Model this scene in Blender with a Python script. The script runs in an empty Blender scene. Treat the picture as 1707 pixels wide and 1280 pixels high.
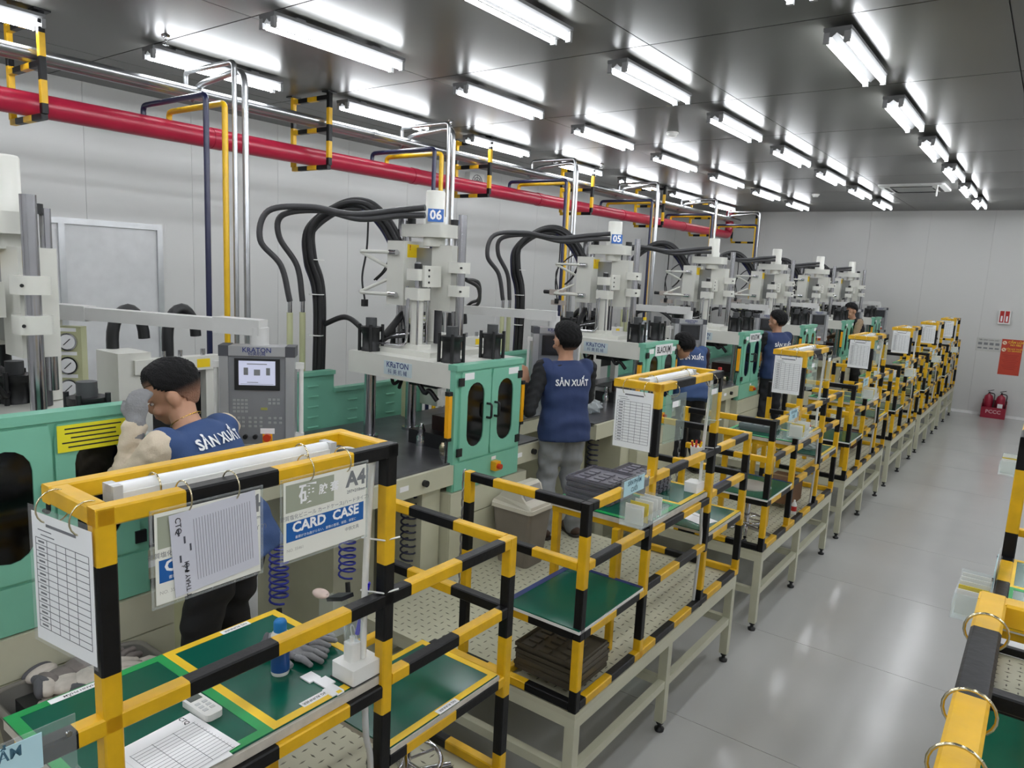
import bpy, math, random
from mathutils import Vector, Matrix
from mathutils.bvhtree import BVHTree
random.seed(7)
sc = bpy.context.scene
COL = sc.collection
# ------------------------------------------------------------------ camera
CAM_H = 2.5
cd = bpy.data.cameras.new('camera'); cam = bpy.data.objects.new('camera', cd); COL.objects.link(cam)
right = Vector((0.80023907, 0.59771826, 0.04848003)); down = Vector((0.13129471, -0.09574995, -0.98670849)); fwd = Vector((-0.58513172, 0.79596786, -0.1551001))
m = Matrix.Identity(4)
for i in range(3):
    m[i][0] = right[i]; m[i][1] = -down[i]; m[i][2] = -fwd[i]
m[2][3] = CAM_H
cam.matrix_world = m
cd.sensor_width = 36.0; cd.lens = 36.0*1210.72/1707; cd.clip_start = .05; cd.clip_end = 100
sc.camera = cam
# ------------------------------------------------------------------ world + exposure
w = bpy.data.worlds.new('world'); sc.world = w; w.use_nodes = True
w.node_tree.nodes['Background'].inputs[0].default_value = (.8, .85, .9, 1)
w.node_tree.nodes['Background'].inputs[1].default_value = .05
vs = sc.view_settings; vs.view_transform = 'Standard'; vs.look = 'None'; vs.gamma = 1; vs.use_curve_mapping = False
vs.exposure = 0.5
TUBE_STRENGTH = 26.0
# ------------------------------------------------------------------ helpers
def lin(c):
    return tuple((x/255/12.92 if x/255 <= .04045 else ((x/255+.055)/1.055)**2.4) for x in c)
MATS = {}
def mat(name, rgb, rough=.5, metal=0., var=.06, scale=6., bump=0., bscale=60., spec=.5, emit=None, estr=0, coat=0.):
    if name in MATS: return MATS[name]
    M = bpy.data.materials.new(name); M.use_nodes = True; nt = M.node_tree; b = nt.nodes['Principled BSDF']
    c = lin(rgb)
    tc = nt.nodes.new('ShaderNodeTexCoord')
    n = nt.nodes.new('ShaderNodeTexNoise'); n.inputs['Scale'].default_value = scale; n.inputs['Detail'].default_value = 4
    nt.links.new(tc.outputs['Object'], n.inputs['Vector'])
    r = nt.nodes.new('ShaderNodeValToRGB'); r.color_ramp.elements[0].position = .3; r.color_ramp.elements[1].position = .7
    r.color_ramp.elements[0].color = (*[x*(1-var) for x in c], 1); r.color_ramp.elements[1].color = (*[min(1, x*(1+var)) for x in c], 1)
    nt.links.new(n.outputs['Fac'], r.inputs['Fac']); nt.links.new(r.outputs['Color'], b.inputs['Base Color'])
    b.inputs['Roughness'].default_value = rough; b.inputs['Metallic'].default_value = metal
    b.inputs['Specular IOR Level'].default_value = spec
    b.inputs['Coat Weight'].default_value = coat
    if bump:
        n2 = nt.nodes.new('ShaderNodeTexNoise'); n2.inputs['Scale'].default_value = bscale; n2.inputs['Detail'].default_value = 3
        nt.links.new(tc.outputs['Object'], n2.inputs['Vector'])
        bp = nt.nodes.new('ShaderNodeBump'); bp.inputs['Strength'].default_value = bump; bp.inputs['Distance'].default_value = .01
        nt.links.new(n2.outputs['Fac'], bp.inputs['Height']); nt.links.new(bp.outputs['Normal'], b.inputs['Normal'])
    if emit:
        b.inputs['Emission Color'].default_value = (*lin(emit), 1); b.inputs['Emission Strength'].default_value = estr
    MATS[name] = M
    return M
def clear_mat(name, tint=(235, 240, 240), gloss=.12, body=.12, rough=.05):
    if name in MATS: return MATS[name]
    M = bpy.data.materials.new(name); M.use_nodes = True; nt = M.node_tree
    out = nt.nodes['Material Output']; b = nt.nodes['Principled BSDF']
    b.inputs['Base Color'].default_value = (*lin(tint), 1); b.inputs['Roughness'].default_value = rough
    t = nt.nodes.new('ShaderNodeBsdfTransparent'); t.inputs[0].default_value = (*[min(1, x*1.02) for x in lin(tint)], 1)
    fr = nt.nodes.new('ShaderNodeFresnel'); fr.inputs[0].default_value = 1.45
    a = nt.nodes.new('ShaderNodeMath'); a.operation = 'ADD'; a.inputs[1].default_value = body
    ge = nt.nodes.new('ShaderNodeNewGeometry'); iv = nt.nodes.new('ShaderNodeMath'); iv.operation = 'SUBTRACT'; iv.inputs[0].default_value = 1; nt.links.new(ge.outputs['Backfacing'], iv.inputs[1])
    mu = nt.nodes.new('ShaderNodeMath'); mu.operation = 'MULTIPLY'; nt.links.new(fr.outputs[0], mu.inputs[0]); nt.links.new(iv.outputs[0], mu.inputs[1]); nt.links.new(mu.outputs[0], a.inputs[0])
    mx = nt.nodes.new('ShaderNodeMixShader'); nt.links.new(a.outputs[0], mx.inputs[0]); nt.links.new(t.outputs[0], mx.inputs[1]); nt.links.new(b.outputs[0], mx.inputs[2])
    nt.links.new(mx.outputs[0], out.inputs[0]); MATS[name] = M
    return M
YEL = mat('yellow_paint', (220, 172, 16), .42, var=.12, scale=14, bump=.05); BLK = mat('black_paint', (13, 13, 15), .42, var=.3, scale=20, bump=.08, spec=.3)
CREAM = mat('cream_paint', (196, 195, 172), .4, var=.04); WHITE = mat('machine_white', (214, 214, 206), .35, var=.03)
GREEN = mat('machine_green', (124, 190, 164), .38, var=.04); STEEL = mat('polished_steel', (190, 190, 195), .18, 1., var=.05)
DSTEEL = mat('dark_steel', (92, 92, 96), .3, .55, var=.25, scale=9); IRON = mat('black_iron', (24, 25, 27), .45, var=.2); RUBBER = mat('black_rubber', (22, 22, 24), .5, var=.2)
MATG = mat('green_rubber_mat', (0, 84, 64), .2, var=.06, scale=3, spec=.4); TAPEY = mat('yellow_tape', (238, 196, 20), .4); TAPEG = mat('green_tape', (10, 150, 72), .4)
PAPER = mat('white_paper', (242, 242, 243), .7, var=.02); INK = mat('ink', (30, 30, 38), .6); GREYINK = mat('grey_ink', (120, 122, 125), .6); BLUEINK = mat('blue_print', (20, 92, 165), .5, var=.03)
CLEAR = clear_mat('clear_plastic', (252, 253, 253), body=.015); ACRYL = clear_mat('clear_acrylic', (250, 253, 253), body=.06)
PLASTIC = mat('white_plastic', (228, 228, 224), .35, var=.02); GREYP = mat('grey_plastic', (150, 145, 135), .5); CHROME = mat('chrome', (205, 205, 210), .1, 1., var=.03); BRASS = mat('ring_metal', (205, 195, 165), .2, 1.)
SMOKE = mat('dark_window', (9, 8, 8), .08, var=.2); CABLEB = mat('blue_hose', (40, 50, 150), .35); RED = mat('red_paint', (176, 32, 30), .4); ORANGE = mat('red_button', (200, 60, 25), .4)
STYEL = mat('sticker_yellow', (240, 205, 20), .5); CURT = mat('curtain_yellow', (240, 170, 20), .4); OLIVE = mat('pale_olive', (188, 190, 150), .45)
WOOD = mat('board_edge', (196, 190, 178), .6, var=.1, scale=30); CARD = mat('cardboard', (120, 88, 62), .8, var=.08, scale=12); GLOVEM = mat('grey_glove', (132, 132, 134), .85, bump=.25, bscale=140, var=.12)
ORG = {}
class MB:
    def __init__(s): s.v = []; s.f = []; s.m = []; s.sm = []
    def add(s, vs, fs, m=0, sm=False):
        o = len(s.v); s.v += [Vector(v) for v in vs]
        for f in fs: s.f.append([i+o for i in f]); s.m.append(m); s.sm.append(sm)
        return s
    def bx(s, x0, x1, y0, y1, z0, z1, m=0):
        vs = [(x, y, z) for z in (z0, z1) for y in (y0, y1) for x in (x0, x1)]
        return s.add(vs, [(0, 2, 3, 1), (4, 5, 7, 6), (0, 1, 5, 4), (2, 6, 7, 3), (0, 4, 6, 2), (1, 3, 7, 5)], m)
    def ob(s, c, size, u, v, n, m=0):       # box with axes u, v, n
        c = Vector(c); u = Vector(u)*size[0]/2; v = Vector(v)*size[1]/2; n = Vector(n)*size[2]/2
        vs = [c+a*u+b*v+d*n for d in (-1, 1) for b in (-1, 1) for a in (-1, 1)]
        return s.add(vs, [(0, 2, 3, 1), (4, 5, 7, 6), (0, 1, 5, 4), (2, 6, 7, 3), (0, 4, 6, 2), (1, 3, 7, 5)], m)
    def rbx(s, x0, x1, y0, y1, z0, z1, r=.01, m=0, n=4):   # box with rounded vertical edges
        poly = []
        for cx, cy, a0 in ((x1-r, y1-r, 0), (x0+r, y1-r, 90), (x0+r, y0+r, 180), (x1-r, y0+r, 270)):
            for i in range(n+1):
                a = math.radians(a0+90*i/n); poly.append((cx+r*math.cos(a), cy+r*math.sin(a)))
        k = len(poly)
        vs = [(p[0], p[1], z0) for p in poly]+[(p[0], p[1], z1) for p in poly]
        s.add(vs, [(i, (i+1) % k, (i+1) % k+k, i+k) for i in range(k)], m, True)
        return s.add(vs, [list(range(k))[::-1], list(range(k, 2*k))], m)
    def cyl(s, p0, p1, r, n=16, m=0, r2=None, cap=True):
        p0 = Vector(p0); p1 = Vector(p1); d = (p1-p0).normalized(); r2 = r if r2 is None else r2
        a = d.orthogonal().normalized(); b = d.cross(a)
        ring = [(math.cos(2*math.pi*i/n), math.sin(2*math.pi*i/n)) for i in range(n)]
        vs = [p0+r*(c*a+t*b) for c, t in ring]+[p1+r2*(c*a+t*b) for c, t in ring]
        s.add(vs, [(i, (i+1) % n, (i+1) % n+n, i+n) for i in range(n)], m, True)
        if cap: s.add(vs, [list(range(n))[::-1], list(range(n, 2*n))], m)
        return s
    def tube(s, pts, r, n=8, m=0, cap=True):
        pts = [Vector(p) for p in pts]; k = len(pts); rs = r if isinstance(r, (list, tuple)) else [r]*k
        t0 = (pts[1]-pts[0]).normalized(); a = t0.orthogonal().normalized(); vs = []
        for i, p in enumerate(pts):
            t = (pts[min(i+1, k-1)]-pts[max(i-1, 0)]).normalized()
            a = (a-t*a.dot(t)).normalized(); b = t.cross(a)
            vs += [p+rs[i]*(math.cos(2*math.pi*j/n)*a+math.sin(2*math.pi*j/n)*b) for j in range(n)]
        fs = [(i*n+j, i*n+(j+1) % n, (i+1)*n+(j+1) % n, (i+1)*n+j) for i in range(k-1) for j in range(n)]
        s.add(vs, fs, m, True)
        if cap: s.add(vs[:n], [list(range(n))[::-1]], m); s.add(vs[-n:], [list(range(n))], m)
        return s
    def lathe(s, c, prof, n=20, m=0, cap=True):
        c = Vector(c); k = len(prof)
        vs = [c+Vector((r*math.cos(2*math.pi*j/n), r*math.sin(2*math.pi*j/n), z)) for r, z in prof for j in range(n)]
        s.add(vs, [(i*n+j, i*n+(j+1) % n, (i+1)*n+(j+1) % n, (i+1)*n+j) for i in range(k-1) for j in range(n)], m, True)
        if cap: s.add(vs[:n], [list(range(n))[::-1]], m); s.add(vs[-n:], [list(range(n))], m)
        return s
    def ell(s, c, rx, ry, rz, M=None, n=16, k=10, m=0):
        c = Vector(c); M = M or Matrix.Identity(3); vs = []
        for i in range(k+1):
            a = math.pi*i/k
            for j in range(n):
                b = 2*math.pi*j/n
                vs.append(c+M @ Vector((rx*math.sin(a)*math.cos(b), ry*math.sin(a)*math.sin(b), rz*math.cos(a))))
        return s.add(vs, [(i*n+j, (i+1)*n+j, (i+1)*n+(j+1) % n, i*n+(j+1) % n) for i in range(k) for j in range(n)], m, True)
    def bar(s, p0, p1, w=.04, cuts=None, start=0, up=None, ch=.004):    # square tube, chamfered, painted in alternating bands; cuts = positions along it
        p0 = Vector(p0); p1 = Vector(p1); L = (p1-p0).length; d = (p1-p0)/L
        a = Vector((0, 0, 1)) if abs(d.z) < .9 else Vector((1, 0, 0))
        a = (a-d*a.dot(d)).normalized(); b = d.cross(a); h = w/2
        sec = [(h, h-ch), (h-ch, h), (-h+ch, h), (-h, h-ch), (-h, -h+ch), (-h+ch, -h), (h-ch, -h), (h, -h+ch)]
        cs = [0]+sorted(c for c in (cuts or []) if .004 < c < L-.004)+[L]
        for i in range(len(cs)-1):
            vs = [p0+d*t+a*x+b*y for t in (cs[i], cs[i+1]) for x, y in sec]
            s.add(vs, [(j, (j+1) % 8, (j+1) % 8+8, j+8) for j in range(8)], (start+i) % 2)
            if i == 0: s.add(vs[:8], [list(range(8))[::-1]], (start+i) % 2)
            if i == len(cs)-2: s.add(vs[8:], [list(range(8))], (start+i) % 2)
        return s
    def plate(s, c, u, v, poly, th, m=0, sm=False):      # extruded polygon in the plane u, v
        c = Vector(c); u = Vector(u); v = Vector(v); n = u.cross(v).normalized(); k = len(poly)
        vs = [c+u*x+v*y for x, y in poly]+[c+u*x+v*y+n*th for x, y in poly]
        s.add(vs, [list(range(k))[::-1], list(range(k, 2*k))], m)
        return s.add(vs, [(i, (i+1) % k, (i+1) % k+k, i+k) for i in range(k)], m, sm)
    def build(s, name, mats, parent=None, loc=None, kind=None):
        me = bpy.data.meshes.new(name); o = Vector(loc) if loc is not None else ORG.get(parent, Vector((0, 0, 0)))
        me.from_pydata([v-o for v in s.v], [], s.f)
        for M in (mats if isinstance(mats, (list, tuple)) else [mats]): me.materials.append(M)
        me.polygons.foreach_set('material_index', s.m); me.polygons.foreach_set('use_smooth', s.sm)
        me.validate(); me.update()
        ob = bpy.data.objects.new(name, me); COL.objects.link(ob); ORG[ob] = o
        if parent: ob.parent = parent
        else: ob.location = o
        if kind: ob['kind'] = kind
        return ob
def tag(o, label, cat, group=None):
    o['label'] = label; o['category'] = cat
    if group: o['group'] = group
    return o
def root(name, loc, label=None, cat=None, group=None):
    o = bpy.data.objects.new(name, None); COL.objects.link(o); o.location = loc; o.empty_display_size = .1; ORG[o] = Vector(loc)
    if label: tag(o, label, cat, group)
    return o
def copy_tree(o, shift=(0, 0, 0), parent=None, label=None):
    c = o.copy(); COL.objects.link(c)
    if parent: c.parent = parent
    else: c.location = o.location+Vector(shift); ORG[c] = ORG[o]+Vector(shift)
    if label: c['label'] = label
    for ch in list(o.children):
        cc = copy_tree(ch, parent=c); ORG[cc] = ORG[ch]+Vector(shift)
    return c
def B(name, mats, parent, x0, x1, y0, y1, z0, z1): return MB().bx(x0, x1, y0, y1, z0, z1).build(name, mats, parent)
TXT = {}
BENCH = bpy.data.scenes.new('bench')      # an empty scene to evaluate text and remeshing in, removed at the end
def evaluated(ob):
    BENCH.collection.objects.link(ob); vl = BENCH.view_layers[0]; vl.update()
    return bpy.data.meshes.new_from_object(ob.evaluated_get(vl.depsgraph))
def text(body, size, M, parent, c, u, v, name='lettering', bold=.0, th=.0012, squash=1., align='CENTER', loc=None):
    key = (body, bold, align)
    if key not in TXT:
        cu = bpy.data.curves.new('t', 'FONT'); cu.body = body; cu.size = 1; cu.align_x = align; cu.align_y = 'CENTER'; cu.offset = bold; cu.resolution_u = 2
        ob = bpy.data.objects.new('t', cu); me = evaluated(ob)
        TXT[key] = ([x.co.copy() for x in me.vertices], [list(p.vertices) for p in me.polygons])
        bpy.data.objects.remove(ob); bpy.data.curves.remove(cu); bpy.data.meshes.remove(me)
    vs, fs = TXT[key]; c = Vector(c); u = Vector(u); v = Vector(v); n = u.cross(v).normalized()
    b = MB(); b.add([c+u*(p.x*size*squash)+v*(p.y*size)+n*th for p in vs], fs)
    return b.build(name, M, parent, loc=loc)
def stadium(w, h, n=8):
    r = w/2; p = []
    for i in range(n+1): a = math.pi*i/n; p.append((r*math.cos(a), h/2-r+r*math.sin(a)))
    for i in range(n+1): a = math.pi+math.pi*i/n; p.append((r*math.cos(a), -h/2+r+r*math.sin(a)))
    return p
def rrect(w, h, r, n=4):
    p = []
    for cx, cy, a0 in ((w/2-r, h/2-r, 0), (-w/2+r, h/2-r, 90), (-w/2+r, -h/2+r, 180), (w/2-r, -h/2+r, 270)):
        for i in range(n+1): a = math.radians(a0+90*i/n); p.append((cx+r*math.cos(a), cy+r*math.sin(a)))
    return p
def spline(pts, n=6):
    P = [Vector(p) for p in pts]; P = [2*P[0]-P[1]]+P+[2*P[-1]-P[-2]]; out = []
    for i in range(1, len(P)-2):
        for j in range(n):
            t = j/n; a, b, c, d = P[i-1:i+3]
            out.append(.5*((2*b)+(c-a)*t+(2*a-5*b+4*c-d)*t*t+(3*b-a-3*c+d)*t**3))
    return out+[P[-2]]
UX, UY, UZ = Vector((1, 0, 0)), Vector((0, 1, 0)), Vector((0, 0, 1))
ORD = ['nearest', 'second', 'third', 'fourth', 'fifth', 'sixth', 'farthest']
PITCH = 2.515
# ------------------------------------------------------------------ room shell
ZC = 4.153; XW = -8.1; YB = 17.79; XR = 6.5; YF = -8.0
def struct(o): o['kind'] = 'structure'; return o
FLOORM = mat('grey_epoxy', (182, 182, 179), .18, var=.035, scale=1.2, bump=.012, bscale=7, spec=.45)
fl = struct(MB().bx(XW, XR, YF, YB, -.1, -.006).build('floor', mat('joint_dark', (70, 70, 70), .7)))
ys = [3.74+1.375*k for k in range(-9, 11)]; ys = [YF]+[y for y in ys if YF+.2 < y < YB-.2]+[YB]
for a, b in zip(ys[:-1], ys[1:]): MB().bx(XW, XR, a+.002, b-.002, -.02, 0).build('floor_slab', FLOORM, fl)
CEILM = mat('ceiling_panel_grey', (82, 82, 79), .3, var=.04, scale=.7, bump=.012, bscale=3, spec=.4)
ce = struct(MB().bx(XW, XR, YF, YB, ZC+.012, ZC+.1).build('ceiling', mat('joint_line', (40, 40, 40), .7)))
xs = [-.44+2.16*k for k in range(-4, 4)]; xs = [XW]+[x for x in xs if XW+.3 < x < XR-.3]+[XR]
ys = [1.38+1.815*k for k in range(-6, 10)]; ys = [YF]+[y for y in ys if YF+.3 < y < YB-.3]+[YB]
for xa, xb in zip(xs[:-1], xs[1:]):
    for ya, yb in zip(ys[:-1], ys[1:]): MB().bx(xa+.004, xb-.004, ya+.006, yb-.006, ZC, ZC+.02).build('ceiling_panel', CEILM, ce)
WALLM = mat('wall_panel', (204, 204, 202), .32, var=.006, scale=.5, bump=.008, bscale=3)
def wall(name, boxes_base, panels):
    o = struct(MB().bx(*boxes_base).build(name, mat('wall_joint', (150, 150, 150), .6)))
    for p in panels: MB().bx(*p).build('wall_panel', WALLM, o)
    return o
ypan = [YF+1.15*k for k in range(24)]; ypan = [y for y in ypan if y < YB-.3]+[YB]
wall('wall_left', (XW-.1, XW-.01, YF, YB, 0, ZC), [(XW-.02, XW, a+.0015, b-.0015, 0, ZC) for a, b in zip(ypan[:-1], ypan[1:])])
xpan = [XW+1.15*k for k in range(14)]; xpan = [x for x in xpan if x < XR-.3]+[XR]
wall('wall_back', (XW, XR, YB+.01, YB+.1, 0, ZC), [(a+.0015, b-.0015, YB, YB+.02, 0, ZC) for a, b in zip(xpan[:-1], xpan[1:])])
wall('wall_right', (XR+.01, XR+.1, YF, YB, 0, ZC), [(XR, XR+.02, a+.0015, b-.0015, 0, ZC) for a, b in zip(ypan[:-1], ypan[1:])])
wall('wall_front', (XW, XR, YF-.1, YF-.01, 0, ZC), [(a+.0015, b-.0015, YF-.02, YF, 0, ZC) for a, b in zip(xpan[:-1], xpan[1:])])
struct(MB().bx(XW, XR, YB-.03, YB, 0, .055).build('baseboard_back', mat('white_trim', (240, 240, 240), .25)))
struct(MB().bx(XW, XW+.03, YF, YB-.03, 0, .055).build('baseboard_left', MATS['white_trim']))
ALU = mat('aluminium_frame', (196, 198, 200), .3, .6)
dr = struct(MB().bx(XW+.001, XW+.03, 2.2, 4.26, 0, 2.80).build('door_1', mat('door_leaf', (206, 207, 208), .35)))
for a in (2.2, 3.2, 4.2): B('door_frame', ALU, dr, XW+.03, XW+.06, a, a+.06, 0, 2.80)
B('door_frame', ALU, dr, XW+.03, XW+.06, 2.26, 3.2, 2.74, 2.80); B('door_frame', ALU, dr, XW+.03, XW+.06, 3.26, 4.2, 2.74, 2.80)
# ------------------------------------------------------------------ twin-tube ceiling lights
TUBE = mat('lit_tube', (255, 255, 255), .4, emit=(248, 251, 255), estr=TUBE_STRENGTH)
def light_proto():
    r = root('ceiling_light', (0, 0, ZC))
    p = [(-.085, -.02), (-.055, -.055), (-.03, -.06), (0, -.035), (.03, -.06), (.055, -.055), (.085, -.02), (.085, 0), (-.085, 0)]
    b = MB(); k = len(p)
    vs_ = [(x, y, ZC-.03+z) for y in (-.61, .61) for x, z in p]
    b.add(vs_, [(i, (i+1) % k, (i+1) % k+k, i+k) for i in range(k)]); b.add(vs_, [list(range(k))[::-1], list(range(k, 2*k))])
    b.build('housing', mat('light_housing', (112, 113, 114), .5), r)
    for x in (-.062, .062):
        MB().cyl((x, -.585, ZC-.105), (x, .585, ZC-.105), .0145, 10).build('tube', TUBE, r)
        for y in (-.597, .597): MB().bx(x-.018, x+.018, y-.014, y+.014, ZC-.125, ZC-.06).build('lampholder', mat('lampholder_grey', (150, 151, 152), .5), r)
    for y in (-.35, .35): MB().bx(-.03, .03, y-.04, y+.04, ZC-.032, ZC).build('mounting_bracket', MATS['light_housing'], r)
    return r
LP = light_proto(); first = True
rows = [(-6.08, 'in the red pipe row'), (-4.5, 'second row from red pipe'), (-2.92, 'third row from red pipe'), (-1.34, 'in the aisle row'), (.24, 'first unseen row right of aisle'), (1.82, 'second unseen row right of aisle'), (3.4, 'third unseen row right of aisle')]  # rows right of the aisle are out of view, added for their light
for x, rn in rows:
    for k in range(-5, 7):  # lowest steps add unseen fixtures behind the camera to brighten faces turned that way
        o = LP if first else copy_tree(LP); first = False
        o.location = (x, 3.745+1.985*k, ZC); ORG[o] = Vector(o.location)
        tag(o, 'twin-tube ceiling light, %s from the back wall, %s' % (['first', 'second', 'third', 'fourth', 'fifth', 'sixth', 'seventh', 'eighth', 'ninth', 'tenth', 'added eleventh', 'added twelfth'][6-k], rn), 'ceiling light', 'twin-tube ceiling lights')
# ------------------------------------------------------------------ overhead pipes
REDP = mat('red_pipe_paint', (172, 34, 62), .3, var=.08, scale=5); NAVY = mat('navy_paint', (28, 32, 66), .3); SILV = mat('galvanised_pipe', (168, 170, 172), .3, .9, var=.06)
def elbowed(pts, r=.06, n=5):
    P = [Vector(p) for p in pts]; out = [P[0]]
    for i in range(1, len(P)-1):
        a = (P[i-1]-P[i]).normalized(); b = (P[i+1]-P[i]).normalized()
        A = P[i]+a*r; Bq = P[i]+b*r
        for j in range(n+1):
            t = j/n; out.append(A.lerp(P[i], t).lerp(P[i].lerp(Bq, t), t))
    return out+[P[-1]]
rp = root('red_pipe', (-6.3, 6, 3.54), 'thick red pipe running under the ceiling along the left wall', 'pipe')
MB().tube(elbowed([(-6.3, YF, 3.54), (-6.3, 16.75, 3.54), (-6.3, 16.75, ZC)], .16, 8), .088, 18).build('main_run', REDP, rp)
for y in (1.0, 3.85, 6.4, 9, 11.6, 14.2): MB().cyl((-6.3, y-.05, 3.54), (-6.3, y+.05, 3.54), .094, 18).build('coupling', REDP, rp)
for i, (x, rr) in enumerate(((-6.13, .042), (-6.28, .042))):
    s = root('steel_pipe', (x, 6, 3.87), ['polished steel pipe above the red pipe, the one nearer the aisle', 'polished steel pipe above the red pipe, the one nearer the wall'][i], 'pipe', 'overhead steel pipes')
    MB().cyl((x, YF, 3.87), (x, 16.9, 3.87), rr, 16).build('main_run', SILV, s)
    for y in (.4, 5.6, 11.2): MB().cyl((x, y-.03, 3.87), (x, y+.03, 3.87), rr+.006, 16).build('coupling', SILV, s)
def cutz(z0, z1, base=1.88, st=.235):
    return [c-z0 for c in [base-st*n for n in range(-12, 20)] if z0 < c < z1]
def zstart(z0, parity, base=1.88, st=.235):
    return (math.floor((z0-base)/st+1e-6)+parity) % 2
def zbar(x, y, z0, z1, parity, w=.04, base=1.88, st=.235):
    return MB().bar((x, y, z0), (x, y, z1), w, cutz(z0, z1, base, st), zstart(z0, parity, base, st))
h0 = root('pipe_hanger', (-6.3, 2.345, 3.45))
for x, par in ((-6.03, 1), (-6.6, 0)): zbar(x, 2.345, 3.45, ZC, par, .045, 4.0, .16).build('hanger_post', [YEL, BLK], h0)
for z in (4.10, 3.795, 3.43): MB().bar((-6.6, 2.345, z), (-6.03, 2.345, z), .045, [.1, .25, .4], 0).build('cross_bar', [YEL, BLK], h0)
for x in (-6.03, -6.6): B('ceiling_plate', IRON, h0, x-.05, x+.05, 2.29, 2.40, ZC-.012, ZC)
for k in range(7):
    o = h0 if k == 0 else copy_tree(h0, (0, 2.575*k, 0))
    tag(o, 'yellow and black striped pipe hanger under the ceiling, %s of seven along the left wall' % ORD[k], 'pipe hanger', 'striped pipe hangers')
def drop(y, k):
    g = 'supply pipe drops to the presses'
    def lab(n): return '%s behind the %s press' % (n, ORD[k])
    n = MB().tube(elbowed([(-6.3, y, 3.62), (-6.3, y, 3.70), (-5.36, y, 3.70), (-5.36, y, .1)], .05), .022, 10).build('air_pipe', NAVY, None, (-5.36, y, 0)); tag(n, lab('navy blue drop pipe'), 'pipe', g)
    n = MB().tube(elbowed([(-6.3, y+.22, 3.62), (-6.3, y+.22, 3.69), (-5.46, y+.22, 3.69), (-5.46, y+.22, .1)], .05), .024, 10).build('gas_pipe', mat('yellow_pipe_paint', (226, 180, 22), .3), None, (-5.46, y+.22, 0)); tag(n, lab('yellow drop pipe'), 'pipe', g)
    n = MB().tube(elbowed([(-6.13, y+.28, 3.90), (-6.13, y+.28, 4.01), (-5.42, y+.28, 4.01), (-5.42, y+.28, .1)], .05), .02, 10).build('water_pipe', SILV, None, (-5.42, y+.28, 0)); tag(n, lab('thin steel drop pipe with squared top bend'), 'pipe', g)
    n = MB().tube(elbowed([(-6.20, y+.40, 3.90), (-6.18, y+.40, 3.93), (-5.46, y+.40, 3.99), (-5.44, y+.40, .1)], .14), .026, 10).build('return_pipe', SILV, None, (-5.44, y+.4, 0)); tag(n, lab('steel drop pipe with rounded top bend'), 'pipe', g)
for k in range(6): drop(3.2+2.54*k, k if k < 6 else 6)
# ------------------------------------------------------------------ platforms
PLATE = mat('deck_plate', (192, 190, 166), .42, var=.06, scale=5); TREAD = mat('tread_wear_reflection', (112, 108, 94), .35, .3, var=.2, scale=20)  # tread marks darkened for worn steel and for reflections put into the colour
def platform(F, sg, y, label):
    r = root('work_platform', (F+sg*.65, y+1.0, 0), label, 'platform', 'raised operator platforms')
    x = lambda d: F+sg*d
    def xb(name, M, d0, d1, y0, y1, z0, z1): a, c = sorted((x(d0), x(d1))); return B(name, M, r, a, c, y+y0, y+y1, z0, z1)
    xb('deck', PLATE, -.02, 1.34, .01, 2.01, .575, .6)
    t = MB(); i = 0
    for a in range(26):
        for c in range(39):
            px = x(.02+a*.05); py = y+.045+c*.05; L = .017; W = .0045
            u, v = ((L, W) if (a+c) % 2 == 0 else (W, L))
            t.add([(px-u, py, .6), (px, py-v, .6), (px+u, py, .6), (px, py+v, .6), (px, py, .6028)], [(0, 1, 4), (1, 2, 4), (2, 3, 4), (3, 0, 4)])
    t.build('tread_pattern', TREAD, r, kind='stuff')
    for d in (-.02, 1.29):
        for yy in (.01, .985, 1.96):
            lg = xb('leg', CREAM, d, d+.05, yy, yy+.05, .06, .525)
            MB().lathe((x(d+.025), y+yy+.025, 0), [(.026, 0), (.028, .014), (.012, .02), (.012, .04), (.02, .044), (.02, .054), (.009, .06), (.009, .066)], 12).build('levelling_foot', IRON, lg)
        xb('top_rail', CREAM, d, d+.05, .01, 2.01, .525, .575); 
        for y0, y1 in ((.06, .985), (1.035, 1.96)): xb('lower_rail', CREAM, d+.005, d+.045, y0, y1, .27, .315)
    for yy in (.01, .985, 1.96):
        xb('cross_rail', CREAM, .03, 1.29, yy, yy+.05, .525, .575); xb('cross_rail', CREAM, .03, 1.29, yy+.005, yy+.045, .27, .315)
    return r
F1 = -1.46
pl0 = platform(F1, -1, 0.0, 'nearest cream steel platform in the left row, under the card case frame')
for k in range(1, 7): copy_tree(pl0, (0, PITCH*k+(.015 if k else 0), 0), label='%s cream steel platform from the camera in the left row' % ORD[k])
F2 = -.02
pr0 = platform(F2, 1, 0.0, 'cream steel platform at the right photo edge, nearest the camera')
copy_tree(pr0, (0, PITCH, 0), label='second cream steel platform along the right photo edge')
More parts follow.
